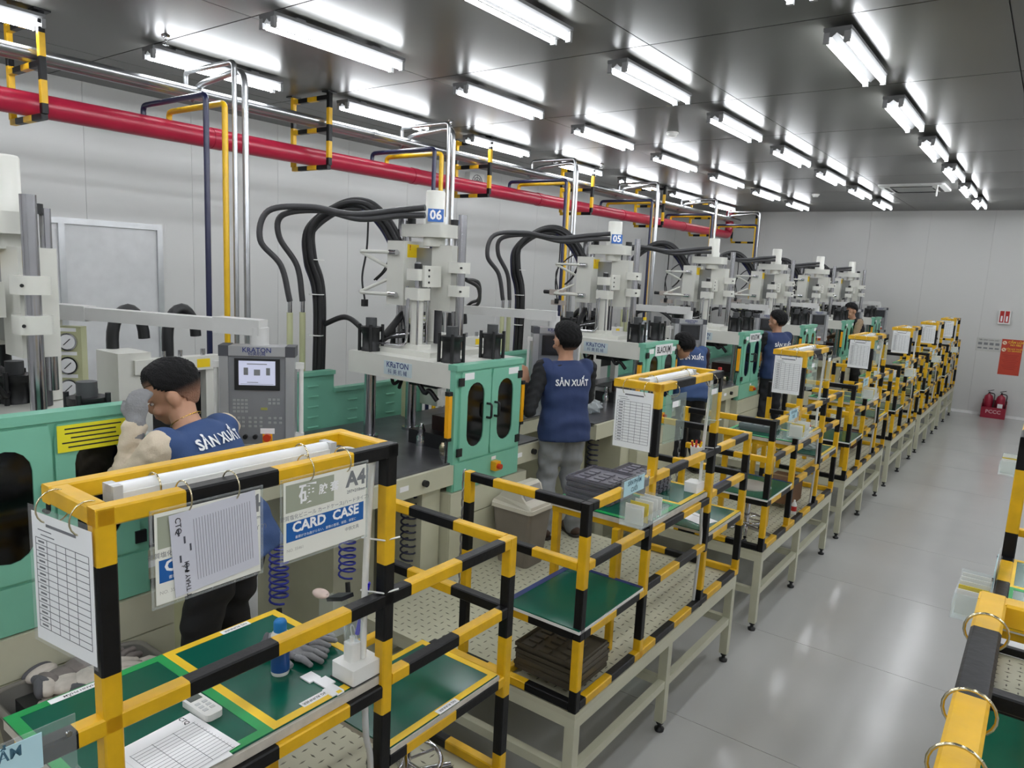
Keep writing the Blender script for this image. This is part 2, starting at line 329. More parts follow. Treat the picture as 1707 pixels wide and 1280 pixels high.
# ------------------------------------------------------------------ striped guard frames with work shelves
def station(F, sg, y, label, fp=0):
    r = root('guard_frame', (F+sg*.3, y+1.0, .6), label, 'guard frame', 'striped guard frames')
    x = lambda d: F+sg*d
    MM = [YEL, BLK]
    def post(d, yy, z1, par, z0=.6035): return zbar(x(d), y+yy, z0, z1, par+fp).build('post', MM, r)
    def railx(d0, d1, yy, z, par, name='rail'):
        L = d1-d0; cuts = [c-d0 for c in [.02+.2335*n for n in range(-1, 6)] if d0 < c < d1]
        return MB().bar((x(d0), y+yy, z), (x(d1), y+yy, z), .04, cuts, par+fp).build(name, MM, r)
    def raily(d, y0, y1, z, par, name='rail'):
        cuts = [c-y0 for c in [.80+.2335*n for n in range(-8, 10)] if y0 < c < y1]
        st = (math.floor((y0-.80)/.2335+1e-6)+1+par+fp) % 2
        return MB().bar((x(d), y+y0, z), (x(d), y+y1, z), .04, cuts, st).build(name, MM, r)
    # posts; parity 0: yellow in the band just above z = 1.88
    post(0, .03, 1.5535, 1); post(0, .635, 1.9985, 0); post(0, 1.41, 1.9985, 1); post(0, 2.02, 1.5535, 0)
    post(.64, .03, 1.5565, 0); post(.64, 2.02, 1.5565, 1)
    for yy in (.66, 1.40): MB().bar((x(.54), y+yy, .6035), (x(.54), y+yy, 1.25), .04).build('post', MM, r)
    MB().bar((x(.15), y+.60, .6035), (x(.15), y+.60, 1.25), .035).build('post', MM, r)
    # ring at the top
    raily(0, .615, 1.43, 1.98, 0, 'ring_rail'); MB().bar((x(.21), y+.615, 1.98), (x(.21), y+1.43, 1.98), .04).build('ring_rail', MM, r)
    MB().bar((x(.02), y+.635, 1.98), (x(.19), y+.635, 1.98), .04).build('ring_rail', MM, r); MB().bar((x(.02), y+1.41, 1.98), (x(.19), y+1.41, 1.98), .04).build('ring_rail', MM, r)
    # front rails
    raily(0, .05, 2.0, 1.535, 0); raily(0, .05, .615, 1.27, 1); raily(0, .655, 1.39, 1.25, 0); raily(0, 1.43, 2.0, 1.275, 1)
    raily(0, .05, .615, .955, 0); raily(0, .655, 1.39, .97, 1); raily(0, 1.43, 2.0, 1.005, 0); raily(0, .05, 2.0, .6245, 0)
    # end rails
    railx(.02, .62, .03, 1.535, 1); railx(.02, .62, .03, 1.27, 0); railx(.02, .42, .03, .955, 1); railx(.02, .62, .03, .6245, 1)
    railx(.02, .62, 2.02, 1.535, 0); railx(.02, .62, 2.02, 1.275, 1); railx(.02, .36, 2.02, 1.005, 0); railx(.02, .62, 2.02, .6245, 0)
    # shelf carriers
    MB().bar((x(.02), y+.655, 1.252), (x(.56), y+.655, 1.252), .035).build('rail', MM, r); MB().bar((x(.02), y+1.40, 1.252), (x(.56), y+1.40, 1.252), .035).build('rail', MM, r)
    MB().bar((x(.54), y+.655, 1.252), (x(.54), y+1.40, 1.252), .035).build('rail', MM, r); MB().bar((x(.40), y+.05, .955), (x(.40), y+.6, .955), .035).build('rail', MM, r)
    MB().bar((x(.40), y+.05, .622), (x(.40), y+.64, .622), .035).build('rail', MM, r); MB().bar((x(.62), y+1.43, .97), (x(.62), y+2.0, .97), .035).build('rail', MM, r)
    MB().bar((x(.36), y+1.42, 1.005), (x(.36), y+2.0, 1.005), .035).build('rail', MM, r)
    def xb(name, M, d0, d1, y0, y1, z0, z1, par=r): a, c = sorted((x(d0), x(d1))); return B(name, M, par, a, c, y+y0, y+y1, z0, z1)
    # main worktop with two mats and tape borders
    wt = xb('worktop', WOOD, -.004, .56, .62, 1.43, 1.272, 1.298)
    for y0, y1, M, ex in ((.62, 1.035, TAPEG, .028), (1.035, 1.43, TAPEY, .026)):
        xb('rubber_mat', MATG, .006, .56, y0, y1, 1.298, 1.3035, wt)
        for a in ((.006, .56, y0, y0+ex), (.006, .56, y1-ex, y1), (.56-ex, .56, y0+ex, y1-ex), (.006, .006+ex, y0+ex, y1-ex)): xb('border_tape', M, *a, 1.3035, 1.3045, wt)
    sh = xb('shelf', WOOD, -.02, .36, 1.43, 1.97, 1.027, 1.043); xb('rubber_mat', MATG, -.015, .36, 1.43, 1.965, 1.043, 1.049, sh)
    for a in ((-.015, .01, 1.43, 1.965), (.335, .36, 1.43, 1.965), (.01, .335, 1.94, 1.965)): xb('border_tape', TAPEY, *a, 1.049, 1.050, sh)
    BT = mat('blue_tape', (28, 48, 110), .4)
    sh = xb('shelf', PLASTIC, -.02, .40, .0, .60, .977, .99); xb('rubber_mat', MATG, -.018, .40, .002, .60, .99, .995, sh)
    for a in ((.37, .40, .002, .6), (-.018, .37, .575, .6)): xb('border_tape', BT, *a, .995, .996, sh)
    return r
st0 = station(F1, -1, 0.0, 'nearest yellow and black guard frame, with the card case sheets on it')
SO = [0.0]+[PITCH*k+.015 for k in range(1, 7)]
for k in range(1, 7): copy_tree(st0, (0, SO[k], 0), label='%s yellow and black guard frame from the camera in the left row' % ORD[k])
sr0 = station(F2, 1, 0.0, 'yellow and black guard frame at the right photo edge, nearest the camera', 1)
copy_tree(sr0, (0, PITCH, 0), label='second yellow and black guard frame along the right photo edge')
# ------------------------------------------------------------------ vertical injection presses
KB = mat('logo_blue', (38, 52, 120), .5); PLATEM = mat('nameplate_silver', (196, 210, 214), .35, .0)
def press(y0):
    r = root('injection_press', (-3.5, y0+.3, 0))
    Y = lambda a: y0+a
    def b(name, M, x0, x1, ya, yb, z0, z1, par=r): return B(name, M, par, x0, x1, Y(ya), Y(yb), z0, z1)
    # base and table
    bs = b('base', CREAM, -4.15, -2.835, -.03, .77, 0, 1.118)
    b('base_panel', CREAM, -2.835, -2.822, -.028, .768, .955, 1.118, bs); b('base_panel', CREAM, -2.835, -2.822, -.028, .768, .62, .948, bs)
    b('table_leg', CREAM, -3.95, -3.2, -.62, -.3, 0, 1.17); b('table_leg', CREAM, -3.95, -3.2, .80, .95, 0, 1.17); b('table_leg', OLIVE, -4.1, -3.5, 1.1, 1.5, 0, 1.17)
    b('table_leg', CREAM, -3.2, -2.9, -.2, -.04, 0, 1.17)
    b('table', DSTEEL, -4.12, -2.865, -.76, .98, 1.275, 1.305); b('table', DSTEEL, -4.12, -3.36, .98, 1.755, 1.275, 1.305)
    b('vent_grid', IRON, -3.9, -3.45, 1.0, 1.7, 1.305, 1.312)
    ap = b('table_apron', CREAM, -2.88, -2.84, -.76, .98, 1.17, 1.295); b('table_apron', CREAM, -3.4, -2.88, -.76, -.72, 1.17, 1.275); b('table_apron', CREAM, -3.4, -2.88, .94, .98, 1.17, 1.275); b('table_apron', CREAM, -3.40, -3.36, .98, 1.755, 1.17, 1.295)
    for a in (-.25, .86):
        MB().cyl((-2.84, Y(a), 1.235), (-2.815, Y(a), 1.235), .02, 12).build('push_button', IRON, ap); b('button_label', PAPER, -2.84, -2.838, a-.2, a-.13, 1.22, 1.25, ap)
    # front cabinet
    cb = b('cabinet', GREEN, -2.885, -2.842, 0, .68, 1.12, 1.912)
    b('cabinet_top', GREEN, -2.90, -2.828, -.004, .684, 1.88, 1.915, cb); b('lower_panel', GREEN, -2.842, -2.832, .01, .67, 1.125, 1.30, cb)
    for a, hs in ((.04, -1), (.345, 1)):
        W, Hh = .295, .555; c = Vector((-2.842, Y(a+W/2), 1.592))
        # a door leaf with a long rounded window opening
        st = stadium(.165, .41, 8); k = len(st); d = MB(); ou = []
        for px, pz in st:
            ang = math.atan2(pz/Hh, px/W); cx, sz = math.cos(ang), math.sin(ang); t = .5/max(abs(cx), abs(sz)); ou.append((cx*t*W, sz*t*Hh))
        f0 = c+Vector((.014, 0, 0))
        vs_ = [f0+UY*p+UZ*q for p, q in st]+[f0+UY*p+UZ*q for p, q in ou]+[c+UY*p+UZ*q for p, q in st]+[c+UY*p+UZ*q for p, q in ou]
        fs_ = []
        for i in range(k):
            j = (i+1) % k; fs_ += [(i, k+i, k+j, j), (j, 2*k+j, 2*k+i, i), (k+i, 3*k+i, 3*k+j, k+j)]
        d.add(vs_, [f[::-1] for f in fs_]); ccs = [f0+UY*sx*W/2+UZ*sz*Hh/2 for sx in (-1, 1) for sz in (-1, 1)]
        dr_ = d.build('door', GREEN, cb)
        MB().plate(c+Vector((.003, 0, 0)), UY, UZ, [(p*1.01, q*1.005) for p, q in st], .004).build('door_window', SMOKE, r)
        yh = a+W-.035 if hs < 0 else a+.035
        MB().tube(elbowed([(-2.828, Y(yh), 1.65), (-2.79, Y(yh), 1.65), (-2.79, Y(yh), 1.56), (-2.828, Y(yh), 1.56)], .015, 3), .008, 8).build('door_handle', IRON, r)
        for z in (1.81, 1.37):
            yy = a-.012 if hs < 0 else a+W-.012
            b('hinge', IRON, -2.832, -2.82, yy-.01, yy+.034, z-.025, z+.025)
        b('caution_sticker', PAPER, -2.828, -2.8268, a+(.03 if hs < 0 else .17), a+(.12 if hs < 0 else .28), 1.82, 1.862)
    eb = b('switch_box', CURT, -2.832, -2.79, .37, .425, 1.195, 1.255); MB().cyl((-2.79, Y(.3975), 1.225), (-2.765, Y(.3975), 1.225), .018, 14).build('switch_knob', ORANGE, eb); b('switch_label', PAPER, -2.832, -2.8305, .375, .42, 1.263, 1.285, eb)
    for a in (-.035, .715):
        lc = b('light_curtain', CURT, -2.875, -2.845, a-.015, a+.015, 1.47, 1.73); b('curtain_cap', IRON, -2.877, -2.843, a-.017, a+.017, 1.73, 1.755, lc); b('curtain_cap', IRON, -2.877, -2.843, a-.017, a+.017, 1.45, 1.47, lc)
        MB().tube(spline([(-2.86, Y(a), 1.45), (-2.862, Y(a)-.005, 1.38), (-2.87, Y(a), 1.31)]), .005, 6).build('curtain_cable', RUBBER, lc)
    # platen, tie bars, clamp cylinders
    for px, py in ((-3.70, .10), (-3.70, .50), (-2.95, .10), (-2.95, .50)):
        c_ = MB().cyl((px, Y(py), 1.305), (px, Y(py), 1.77), .04, 20).build('tie_bar', STEEL, r); MB().cyl((px, Y(py), 1.305), (px, Y(py), 1.325), .062, 20).build('tie_bar_collar', STEEL, c_)
    sl = MB().bx(-3.81, -2.885, Y(0), Y(.74), 1.765, 1.91).build('platen', WHITE, r)
    np_ = MB().bx(-3.46, -3.21, Y(-.004), Y(0), 1.79, 1.88).build('nameplate', PLATEM, sl)
    text('KRaTON', .052, KB, sl, (-3.335, Y(-.004), 1.855), UX, UZ, bold=.012); text('科 美 机 械', .036, KB, sl, (-3.335, Y(-.004), 1.81), UX, UZ, bold=.0)
    for px, py in ((-3.70, .10), (-2.99, .12), (-2.99, .53), (-3.70, .53)):
        c_ = MB().lathe((px, Y(py), 1.91), [(.066, 0), (.066, .02), (.058, .025), (.058, .13), (.072, .135), (.072, .165)], 20).build('clamp_cylinder', IRON, r)
        MB().cyl((px, Y(py), 2.075), (px, Y(py), 2.135), .037, 18).build('piston_cap', mat('grey_iron', (70, 72, 74), .5), c_)
        for sx in (-1, 1):
            for sy in (-1, 1): MB().cyl((px+sx*.054, Y(py)+sy*.054, 1.91), (px+sx*.054, Y(py)+sy*.054, 2.092), .011, 8).build('tie_rod', IRON, c_)
    b('mould_half', IRON, -3.45, -3.2, .22, .5, 1.70, 1.765); b('mould_half', IRON, -3.42, -3.1, .2, .5, 1.305, 1.40); b('mould_block', mat('mould_brown', (60, 42, 40), .4, .5), -3.3, -3.05, .3, .48, 1.40, 1.50)
    MB().lathe((-3.3, Y(.2), 1.305), [(.035, 0), (.035, .06), (.02, .09), (.028, .1), (.012, .15)], 14).build('mould_fitting', CHROME, r); MB().lathe((-3.08, Y(.2), 1.305), [(.04, 0), (.045, .03), (.03, .06), (.015, .065)], 14).build('mould_fitting', BRASS, r)
    MB().tube(spline([(-3.55, Y(.15), 1.765), (-3.52, Y(.15), 1.70), (-3.46, Y(.16), 1.74), (-3.42, Y(.1), 1.69)]), .012, 7).build('mould_hose', RUBBER, r); MB().tube(spline([(-3.2, Y(.05), 1.765), (-3.15, Y(.06), 1.70), (-3.1, Y(.05), 1.72), (-3.05, Y(.07), 1.66)]), .016, 7).build('mould_hose', RUBBER, r)
    # injection unit
    b('unit_base', WHITE, -3.62, -3.10, .04, .62, 1.91, 1.945)
    for px in (-3.69, -3.13): MB().cyl((px, Y(.35), 1.91), (px, Y(.35), 2.84), .029, 18).build('guide_column', STEEL, r)
    for px, py in ((-3.58, .30), (-3.27, .46)): MB().cyl((px, Y(py), 2.05), (px, Y(py), 2.80), .022, 14).build('guide_rod', STEEL, r)
    bk = b('injection_block', WHITE, -3.70, -3.535, .22, .44, 2.22, 2.66); b('column_clamp', WHITE, -3.745, -3.64, .30, .44, 2.30, 2.38, bk); b('column_clamp', WHITE, -3.745, -3.64, .30, .44, 2.46, 2.54, bk)
    b('warning_sticker', STYEL, -3.535, -3.533, .25, .36, 2.55, 2.64, bk); text('!', .05, ORANGE, bk, (-3.533, Y(.275), 2.615), UY, UZ, bold=.02)
    b('injection_block', WHITE, -3.38, -3.20, .33, .47, 2.20, 2.64); b('spacer_block', mat('machined_grey', (150, 152, 150), .3, .6), -3.535, -3.38, .34, .44, 2.25, 2.62)
    for z in (2.34, 2.495):
        cc = MB().rbx(-3.21, -3.085, Y(.29), Y(.41), z-.036, z+.036, .03).build('column_clamp', WHITE, r); MB().cyl((-3.09, Y(.30), z), (-3.078, Y(.295), z), .007, 8).build('bolt', IRON, cc)
    # cross head with central motor cap
    ch = MB().rbx(-3.62, -3.21, Y(.25), Y(.42), 2.69, 2.775, .04).build('cross_head', WHITE, r)
    MB().lathe((-3.38, Y(.35), 2.63), [(.075, 0), (.075, .20), (.066, .205), (.066, .36), (.06, .37), (.0, .372)], 22, cap=False).build('motor_cap', WHITE, ch)
    for px, py in ((-3.55, .30), (-3.26, .42)): MB().cyl((px, Y(py), 2.775), (px, Y(py), 2.815), .03, 14).build('rod_nut', IRON, ch)
    # seat cylinder in front
    fx, fy = -3.34, .16
    sb = MB().rbx(fx-.065, fx+.065, Y(fy-.06), Y(fy+.06), 2.27, 2.35, .012).build('seat_cylinder_head', WHITE, r)
    MB().cyl((fx, Y(fy), 1.95), (fx, Y(fy), 2.27), .043, 18).build('seat_cylinder', WHITE, r); MB().cyl((fx, Y(fy), 2.35), (fx, Y(fy), 2.52), .02, 14).build('piston_rod', CHROME, r)
    for sx in (-1, 1):
        for sy in (-1, 1): MB().cyl((fx+sx*.05, Y(fy)+sy*.047, 1.95), (fx+sx*.05, Y(fy)+sy*.047, 2.36), .007, 8).build('tie_rod', CHROME, sb)
    MB().rbx(fx-.075, fx+.075, Y(fy-.07), Y(fy+.07), 1.945, 1.975, .012).build('seat_cylinder_foot', WHITE, sb)
    fb = MB().rbx(fx-.07, fx+.06, Y(fy-.055), Y(fy+.12), 2.40, 2.475, .03).build('front_bracket', WHITE, r); b('front_bracket_plate', WHITE, fx+.06, fx+.08, fy-.02, fy+.14, 2.36, 2.50, fb)
    for z in (2.39, 2.43, 2.47): MB().cyl((fx+.08, Y(fy+.02), z), (fx+.083, Y(fy+.02), z), .008, 8).build('bolt', IRON, fb)
    MB().cyl((fx, Y(fy), 2.475), (fx, Y(fy), 2.51), .026, 14).build('rod_nut', IRON, fb)
    MB().cyl((-3.6, Y(.58), 1.95), (-3.6, Y(.58), 2.30), .043, 16).build('seat_cylinder', WHITE, r)
    MB().cyl((-3.46, Y(.50), 1.95), (-3.46, Y(.50), 2.25), .028, 14).build('barrel', DSTEEL, r)
    for z, s_ in ((2.58, 1), (2.29, -1)):
        MB().tube(elbowed([(-3.62, Y(.20), z), (-3.92, Y(.16), z), (-3.74, Y(.26), z-.10*s_)], .03, 4), .012, 8).build('oil_pipe', WHITE, r); MB().cyl((-3.66, Y(.205), z), (-3.58, Y(.195), z), .019, 10).build('pipe_fitting', CHROME, r)
    MB().tube(elbowed([(fx-.01, Y(fy-.075), 2.28), (fx-.01, Y(fy-.085), 2.0), (fx-.03, Y(fy-.085), 1.965), (-3.62, Y(.03), 1.965)], .03, 3), .009, 8).build('oil_pipe', CHROME, r)
    for i in range(3): MB().tube(spline([(-3.62, Y(.05+i*.03), 1.96), (-3.55, Y(.12+.02*i), 2.0+.01*i), (-3.45, Y(.22), 2.02+.02*i), (-3.4, Y(.3), 2.1)]), .009, 6).build('oil_pipe', CHROME if i % 2 else RUBBER, r)
    for i in range(3): MB().tube(spline([(-3.5, Y(.3), 2.1), (-3.55, Y(.34+.02*i), 1.99), (-3.72, Y(.42), 2.03+.03*i), (-3.85, Y(.40), 1.98)]), .014, 6).build('heater_cable', RUBBER, r)
    # hoses from the floor pipes over the top
    for i, (px, py) in enumerate(((-4.4, -.04), (-4.4, .07))): MB().cyl((px, Y(py), 1.3), (px, Y(py), 2.12), .022, 12).build('riser_pipe', OLIVE, r); MB().cyl((px, Y(py), 2.12), (px, Y(py), 2.20), .016, 12).build('hose_fitting', CHROME, r)
    hz = [[(-4.4, Y(-.04), 2.2), (-4.42, Y(-.10), 2.45), (-4.46, Y(-.24), 2.62), (-4.42, Y(-.20), 2.82), (-4.2, Y(-.02), 2.86), (-3.9, Y(.1), 2.82), (-3.6, Y(.25), 2.86), (-3.44, Y(.32), 2.88)],
          [(-4.4, Y(.07), 2.2), (-4.41, Y(.03), 2.45), (-4.44, Y(-.1), 2.65), (-4.40, Y(-.1), 2.80), (-4.15, Y(.03), 2.84), (-3.85, Y(.12), 2.79), (-3.6, Y(.24), 2.82), (-3.44, Y(.32), 2.83)]]
    for h in hz: MB().tube(spline(h, 8), .021, 10).build('hydraulic_hose', mat('hose_grey', (60, 60, 62), .4), r)
    base_ = [(-4.35, Y(.14), 1.3), (-4.36, Y(.16), 2.2), (-4.38, Y(.09), 2.5), (-4.36, Y(.08), 2.72), (-4.22, Y(.20), 2.88), (-4.05, Y(.30), 2.90), (-3.9, Y(.36), 2.78), (-3.78, Y(.38), 2.60), (-3.72, Y(.36), 2.40)]
    for i, (dx, dy, dz) in enumerate(((0, 0, 0), (.035, .01, .01), (.0, .035, -.03), (-.03, .02, -.015), (.03, .04, .03))):
        MB().tube(spline([(p[0]+dx, p[1]+dy, p[2]+dz) for p in base_], 8), .021, 9).build('cable_bundle', [RUBBER, RUBBER, MATS['hose_grey'], mat('navy_cable', (20, 24, 70), .4), RUBBER][i], r)
    for z in (1.95, 2.25, 2.5): MB().cyl((-4.35, Y(.155), z), (-4.35, Y(.155), z+.006), .055, 12).build('cable_tie', PLASTIC, r)
    MB().tube(spline([(-4.0, Y(.33), 2.86), (-3.99, Y(.31), 2.6), (-4.0, Y(.28), 2.4), (-3.97, Y(.28), 2.24)]), .007, 6).build('loose_cable', RUBBER, r); b('cable_plug', IRON, -3.99, -3.955, .265, .3, 2.19, 2.24)
    for a in (.38, .40): MB().tube(spline([(-3.8, Y(a), 2.6), (-3.86, Y(a-.02), 2.46), (-3.92, Y(a-.06), 2.38)]), .006, 6).build('loose_cable', RUBBER, r)
    MB().tube(spline([(-4.33, Y(.2), 2.03), (-4.15, Y(.25), 2.10), (-3.95, Y(.22), 2.05), (-3.78, Y(.18), 1.95)]), .02, 8).build('clamp_hose', RUBBER, r); MB().tube(spline([(-3.68, Y(.2), 2.0), (-3.72, Y(.4), 2.14), (-3.9, Y(.55), 2.1), (-4.0, Y(.6), 1.9)]), .026, 8).build('clamp_hose', RUBBER, r)
    for i, dz in enumerate((0, .035)): MB().tube(spline([(-3.2, Y(.48), 2.42), (-3.35, Y(.8), 2.36+dz), (-3.75, Y(1.3), 2.22+dz), (-4.1, Y(1.62), 2.16+dz), (-4.26, Y(1.715), 2.10), (-4.3, Y(1.735), 1.9), (-4.3, Y(1.735), 1.3)]), .014, 7).build('cross_hose', RUBBER, r)
    # gauge column, arm and control pendant
    gc = MB().cyl((-4.05, Y(.83), 1.305), (-4.05, Y(.83), 2.09), .055, 18).build('gauge_column', OLIVE, r); MB().cyl((-4.05, Y(.83), 2.09), (-4.05, Y(.83), 2.22), .042, 18).build('column_cap', WHITE, gc)
    n = Vector((.72, -.69, 0)).normalized(); u = Vector((-n.y, n.x, 0)); gp = Vector((-3.98, Y(.885), 1.93))
    gb = MB().ob(gp, (.12, .36, .07), u, UZ, n).build('gauge_box', OLIVE, r)
    for z in (.105, -.015, -.13):
        q = gp+UZ*z+n*.035
        MB().cyl(q, q+n*.018, .045, 20).build('gauge', CHROME, gb); MB().cyl(q+n*.018, q+n*.0195, .037, 20).build('gauge_dial', PAPER, gb); MB().ob(q+n*.0205, (.045, .004, .002), (u+UZ).normalized(), (UZ-u).normalized(), n).build('gauge_needle', INK, gb)
        MB().ob(q+UZ*.06+n*.001, (.075, .018, .002), u, UZ, n).build('gauge_label', PAPER, gb)
    a0 = Vector((-4.05, Y(.83), 2.185)); a1 = Vector((-3.03, Y(1.33), 2.17)); ad = (a1-a0).normalized()
    MB().ob((a0+a1)/2, (.072, .062, (a1-a0).length), ad.cross(UZ).normalized(), UZ, ad).build('pendant_arm', mat('arm_white', (200, 200, 198), .35), r)
    for p, s_ in ((a0, 1), (a1, -1)): MB().ob(p+ad*.1*s_, (.085, .075, .24), ad.cross(UZ).normalized(), UZ, ad).build('arm_elbow', MATS['arm_white'], r)
    MB().cyl(a1, a1-UZ*.12, .045, 18).build('arm_swivel', MATS['arm_white'], r)
    n = Vector((.72, -.69, 0)).normalized()
    u = Vector((-n.y, n.x, 0)); pc = Vector((-3.005, Y(1.31), 1.83)); ALP = mat('pendant_aluminium', (178, 180, 182), .35, .5); DK = mat('pendant_corner', (70, 72, 78), .45)
    pd = MB().ob(pc, (.27, .43, .09), u, UZ, n).build('pendant', mat('pendant_panel', (132, 134, 138), .4, .2), r)
    for s_ in (-1, 1):
        MB().ob(pc+u*.15*s_, (.04, .44, .11), u, UZ, n).build('pendant_side', ALP, pd)
        MB().ob(pc+UZ*.235*s_, (.26, .045, .11), u, UZ, n).build('pendant_end', ALP, pd)
        for t_ in (-1, 1):
            MB().ob(pc+UZ*.235*s_+u*.15*t_, (.045, .05, .112), u, UZ, n).build('pendant_corner', DK, pd)
        q = pc+u*.195*s_
        MB().cyl(q-UZ*.19, q+UZ*.17, .011, 10).build('pendant_handle', PLASTIC, pd)
        for z in (-.18, .165): MB().ob(q-u*.012*s_+UZ*z, (.05, .03, .03), u, UZ, n).build('handle_clamp', PLASTIC, pd)
    fr = pc+n*.045
    MB().ob(fr+UZ*.125+n*.003, (.205, .15, .008), u, UZ, n).build('display_bezel', IRON, pd); MB().ob(fr+UZ*.132+n*.008, (.165, .115, .003), u, UZ, n).build('display', mat('lit_display', (170, 172, 190), .3, emit=(200, 205, 230), estr=.35), pd)
    q = fr+UZ*.13+n*.0097
    for du, dv, wu, wv in ((-.05, .01, .02, .035), (.05, .01, .018, .035), (0, .005, .028, .028), (0, .045, .09, .004), (-.02, -.042, .05, .003), (0, -.05, .15, .0015)): MB().ob(q+u*du+UZ*dv, (wu, wv, .0006), u, UZ, n).build('display_graphic', GREYINK, pd)
    for i, (du, dv) in enumerate([(-.105+.018*a, -.0-.018*c) for a in range(4) for c in range(4)]+[(-.105+.02*a, -.085-.02*c) for a in range(3) for c in range(3)]+[(-.035+.025*a, -.085-.02*c) for a in range(3) for c in range(3)]+[(.055+.025*a, -.085-.022*c) for a in range(3) for c in range(2)]+[(.055+.02*a, .005-.018*c) for a in range(3) for c in range(2)]):
        MB().ob(fr+u*du+UZ*dv+n*.001, (.012, .01, .003), u, UZ, n).build('key', mat('key_grey', (158, 160, 160), .5), pd)
    for du in (-.1, -.055, -.01): MB().cyl(fr+u*du-UZ*.175, fr+u*du-UZ*.175+n*.018, .011, 12).build('selector_knob', IRON, pd)
    MB().ob(fr+u*.045-UZ*.185+n*.001, (.045, .045, .004), u, UZ, n).build('stop_plate', CURT, pd); MB().cyl(fr+u*.045-UZ*.178, fr+u*.045-UZ*.178+n*.025, .018, 16).build('stop_button', ORANGE, pd)
    MB().ob(fr+u*.045-UZ*.148+n*.001, (.065, .026, .003), u, UZ, n).build('stop_label', PAPER, pd); MB().ob(fr+u*.03-UZ*.04+n*.001, (.03, .012, .003), u, UZ, n).build('key_label', mat('olive_label', (150, 150, 80), .5), pd)
    text('KRATON', .032, KB, pd, pc+UZ*.24+n*.056, u, UZ, bold=.012); text('科美机械', .02, KB, pd, pc+UZ*.222+n*.056, u, UZ)
    # handling bracket behind the operator
    hb = b('take_out_bracket', WHITE, -4.25, -4.0, 1.12, 1.30, 1.35, 1.95); b('bracket_beam', WHITE, -4.06, -3.98, 1.2, 1.72, 1.83, 1.91, hb); b('bracket_foot', WHITE, -4.05, -3.99, 1.62, 1.70, 1.305, 1.83, hb)
    for a in (1.38, 1.48, 1.62): MB().cyl((-4.02, Y(a), 1.91), (-4.02, Y(a), 1.95), .014, 10).build('bolt', CHROME, hb)
    b('warning_sticker', STYEL, -3.98, -3.978, 1.56, 1.64, 1.845, 1.895, hb); b('cover_plate', IRON, -4.4, -4.1, 1.36, 1.72, 1.45, 1.80)
    for a in (1.30, 1.62): MB().tube([(-4.25, Y(a+.09*math.cos(t_)), 2.0+.17*math.sin(t_)) for t_ in [math.pi*i/12 for i in range(13)]]+[(-4.25, Y(a-.09), 1.75)], .033, 8).build('cable_chain', IRON, r)
    # louvred green guards at the back
    for ya, yb, zt, nm in ((-.62, .2, 1.71, 3), (.2, 1.15, 1.575, 4)):
        g = b('back_guard', GREEN, -4.24, -4.2, ya, yb, .9, zt); b('guard_top_rail', GREEN, -4.25, -4.18, ya, yb, zt-.03, zt, g)
        for i in range(nm):
            for j in range(6):
                yy = ya+.08+(yb-ya-.16)*(i+.5)/nm; zz = zt-.10-.075*j
                MB().add([(-4.2, Y(yy-.05), zz), (-4.2, Y(yy+.05), zz), (-4.19, Y(yy+.045), zz-.008), (-4.19, Y(yy-.045), zz-.008)], [(0, 1, 2, 3), (3, 2, 1, 0)]).build('louvre', GREEN, g)
    return r
M0 = press(.735)
for ch in M0.children:                             # the injection unit sits towards the far back corner of the platen
    if ch.name.split('.')[0] in ('unit_base', 'guide_column', 'guide_rod', 'injection_block', 'spacer_block', 'column_clamp', 'cross_head', 'seat_cylinder', 'piston_rod', 'front_bracket', 'barrel', 'oil_pipe', 'pipe_fitting', 'seat_cylinder_head', 'heater_cable'): ch.location += Vector((-.08, .09, 0))
plab = ['nearest teal and cream press, cut off by the left photo edge', 'teal and cream press with the 06 plate, left of the man in jeans', 'teal and cream press with the 05 plate, behind the BLACK sign', 'fourth teal and cream press from the camera, carrying the VIOLET sign', 'fifth teal and cream press from the camera, past the VIOLET sign', 'sixth teal and cream press from the camera', 'farthest teal and cream press, beside the back wall']
PR = [M0]
for k in range(1, 7): PR.append(copy_tree(M0, (0, PITCH*k+.04, 0)))
for k, o in enumerate(PR): tag(o, plab[k], 'press', 'injection presses')
CLOSED = ('platen', 'clamp_cylinder', 'unit_base', 'guide_column', 'guide_rod', 'injection_block', 'spacer_block', 'column_clamp', 'cross_head', 'seat_cylinder', 'piston_rod', 'front_bracket', 'barrel', 'oil_pipe', 'pipe_fitting', 'seat_cylinder_head', 'heater_cable')
for ch in list(M0.children):                       # the nearest press is closed: its platen and injection unit stand lower
    nm = ch.name.split('.')[0]
    if nm in CLOSED: ch.location.z -= .145
    if nm in ('cross_hose', 'loose_cable', 'cable_plug'): bpy.data.objects.remove(ch)
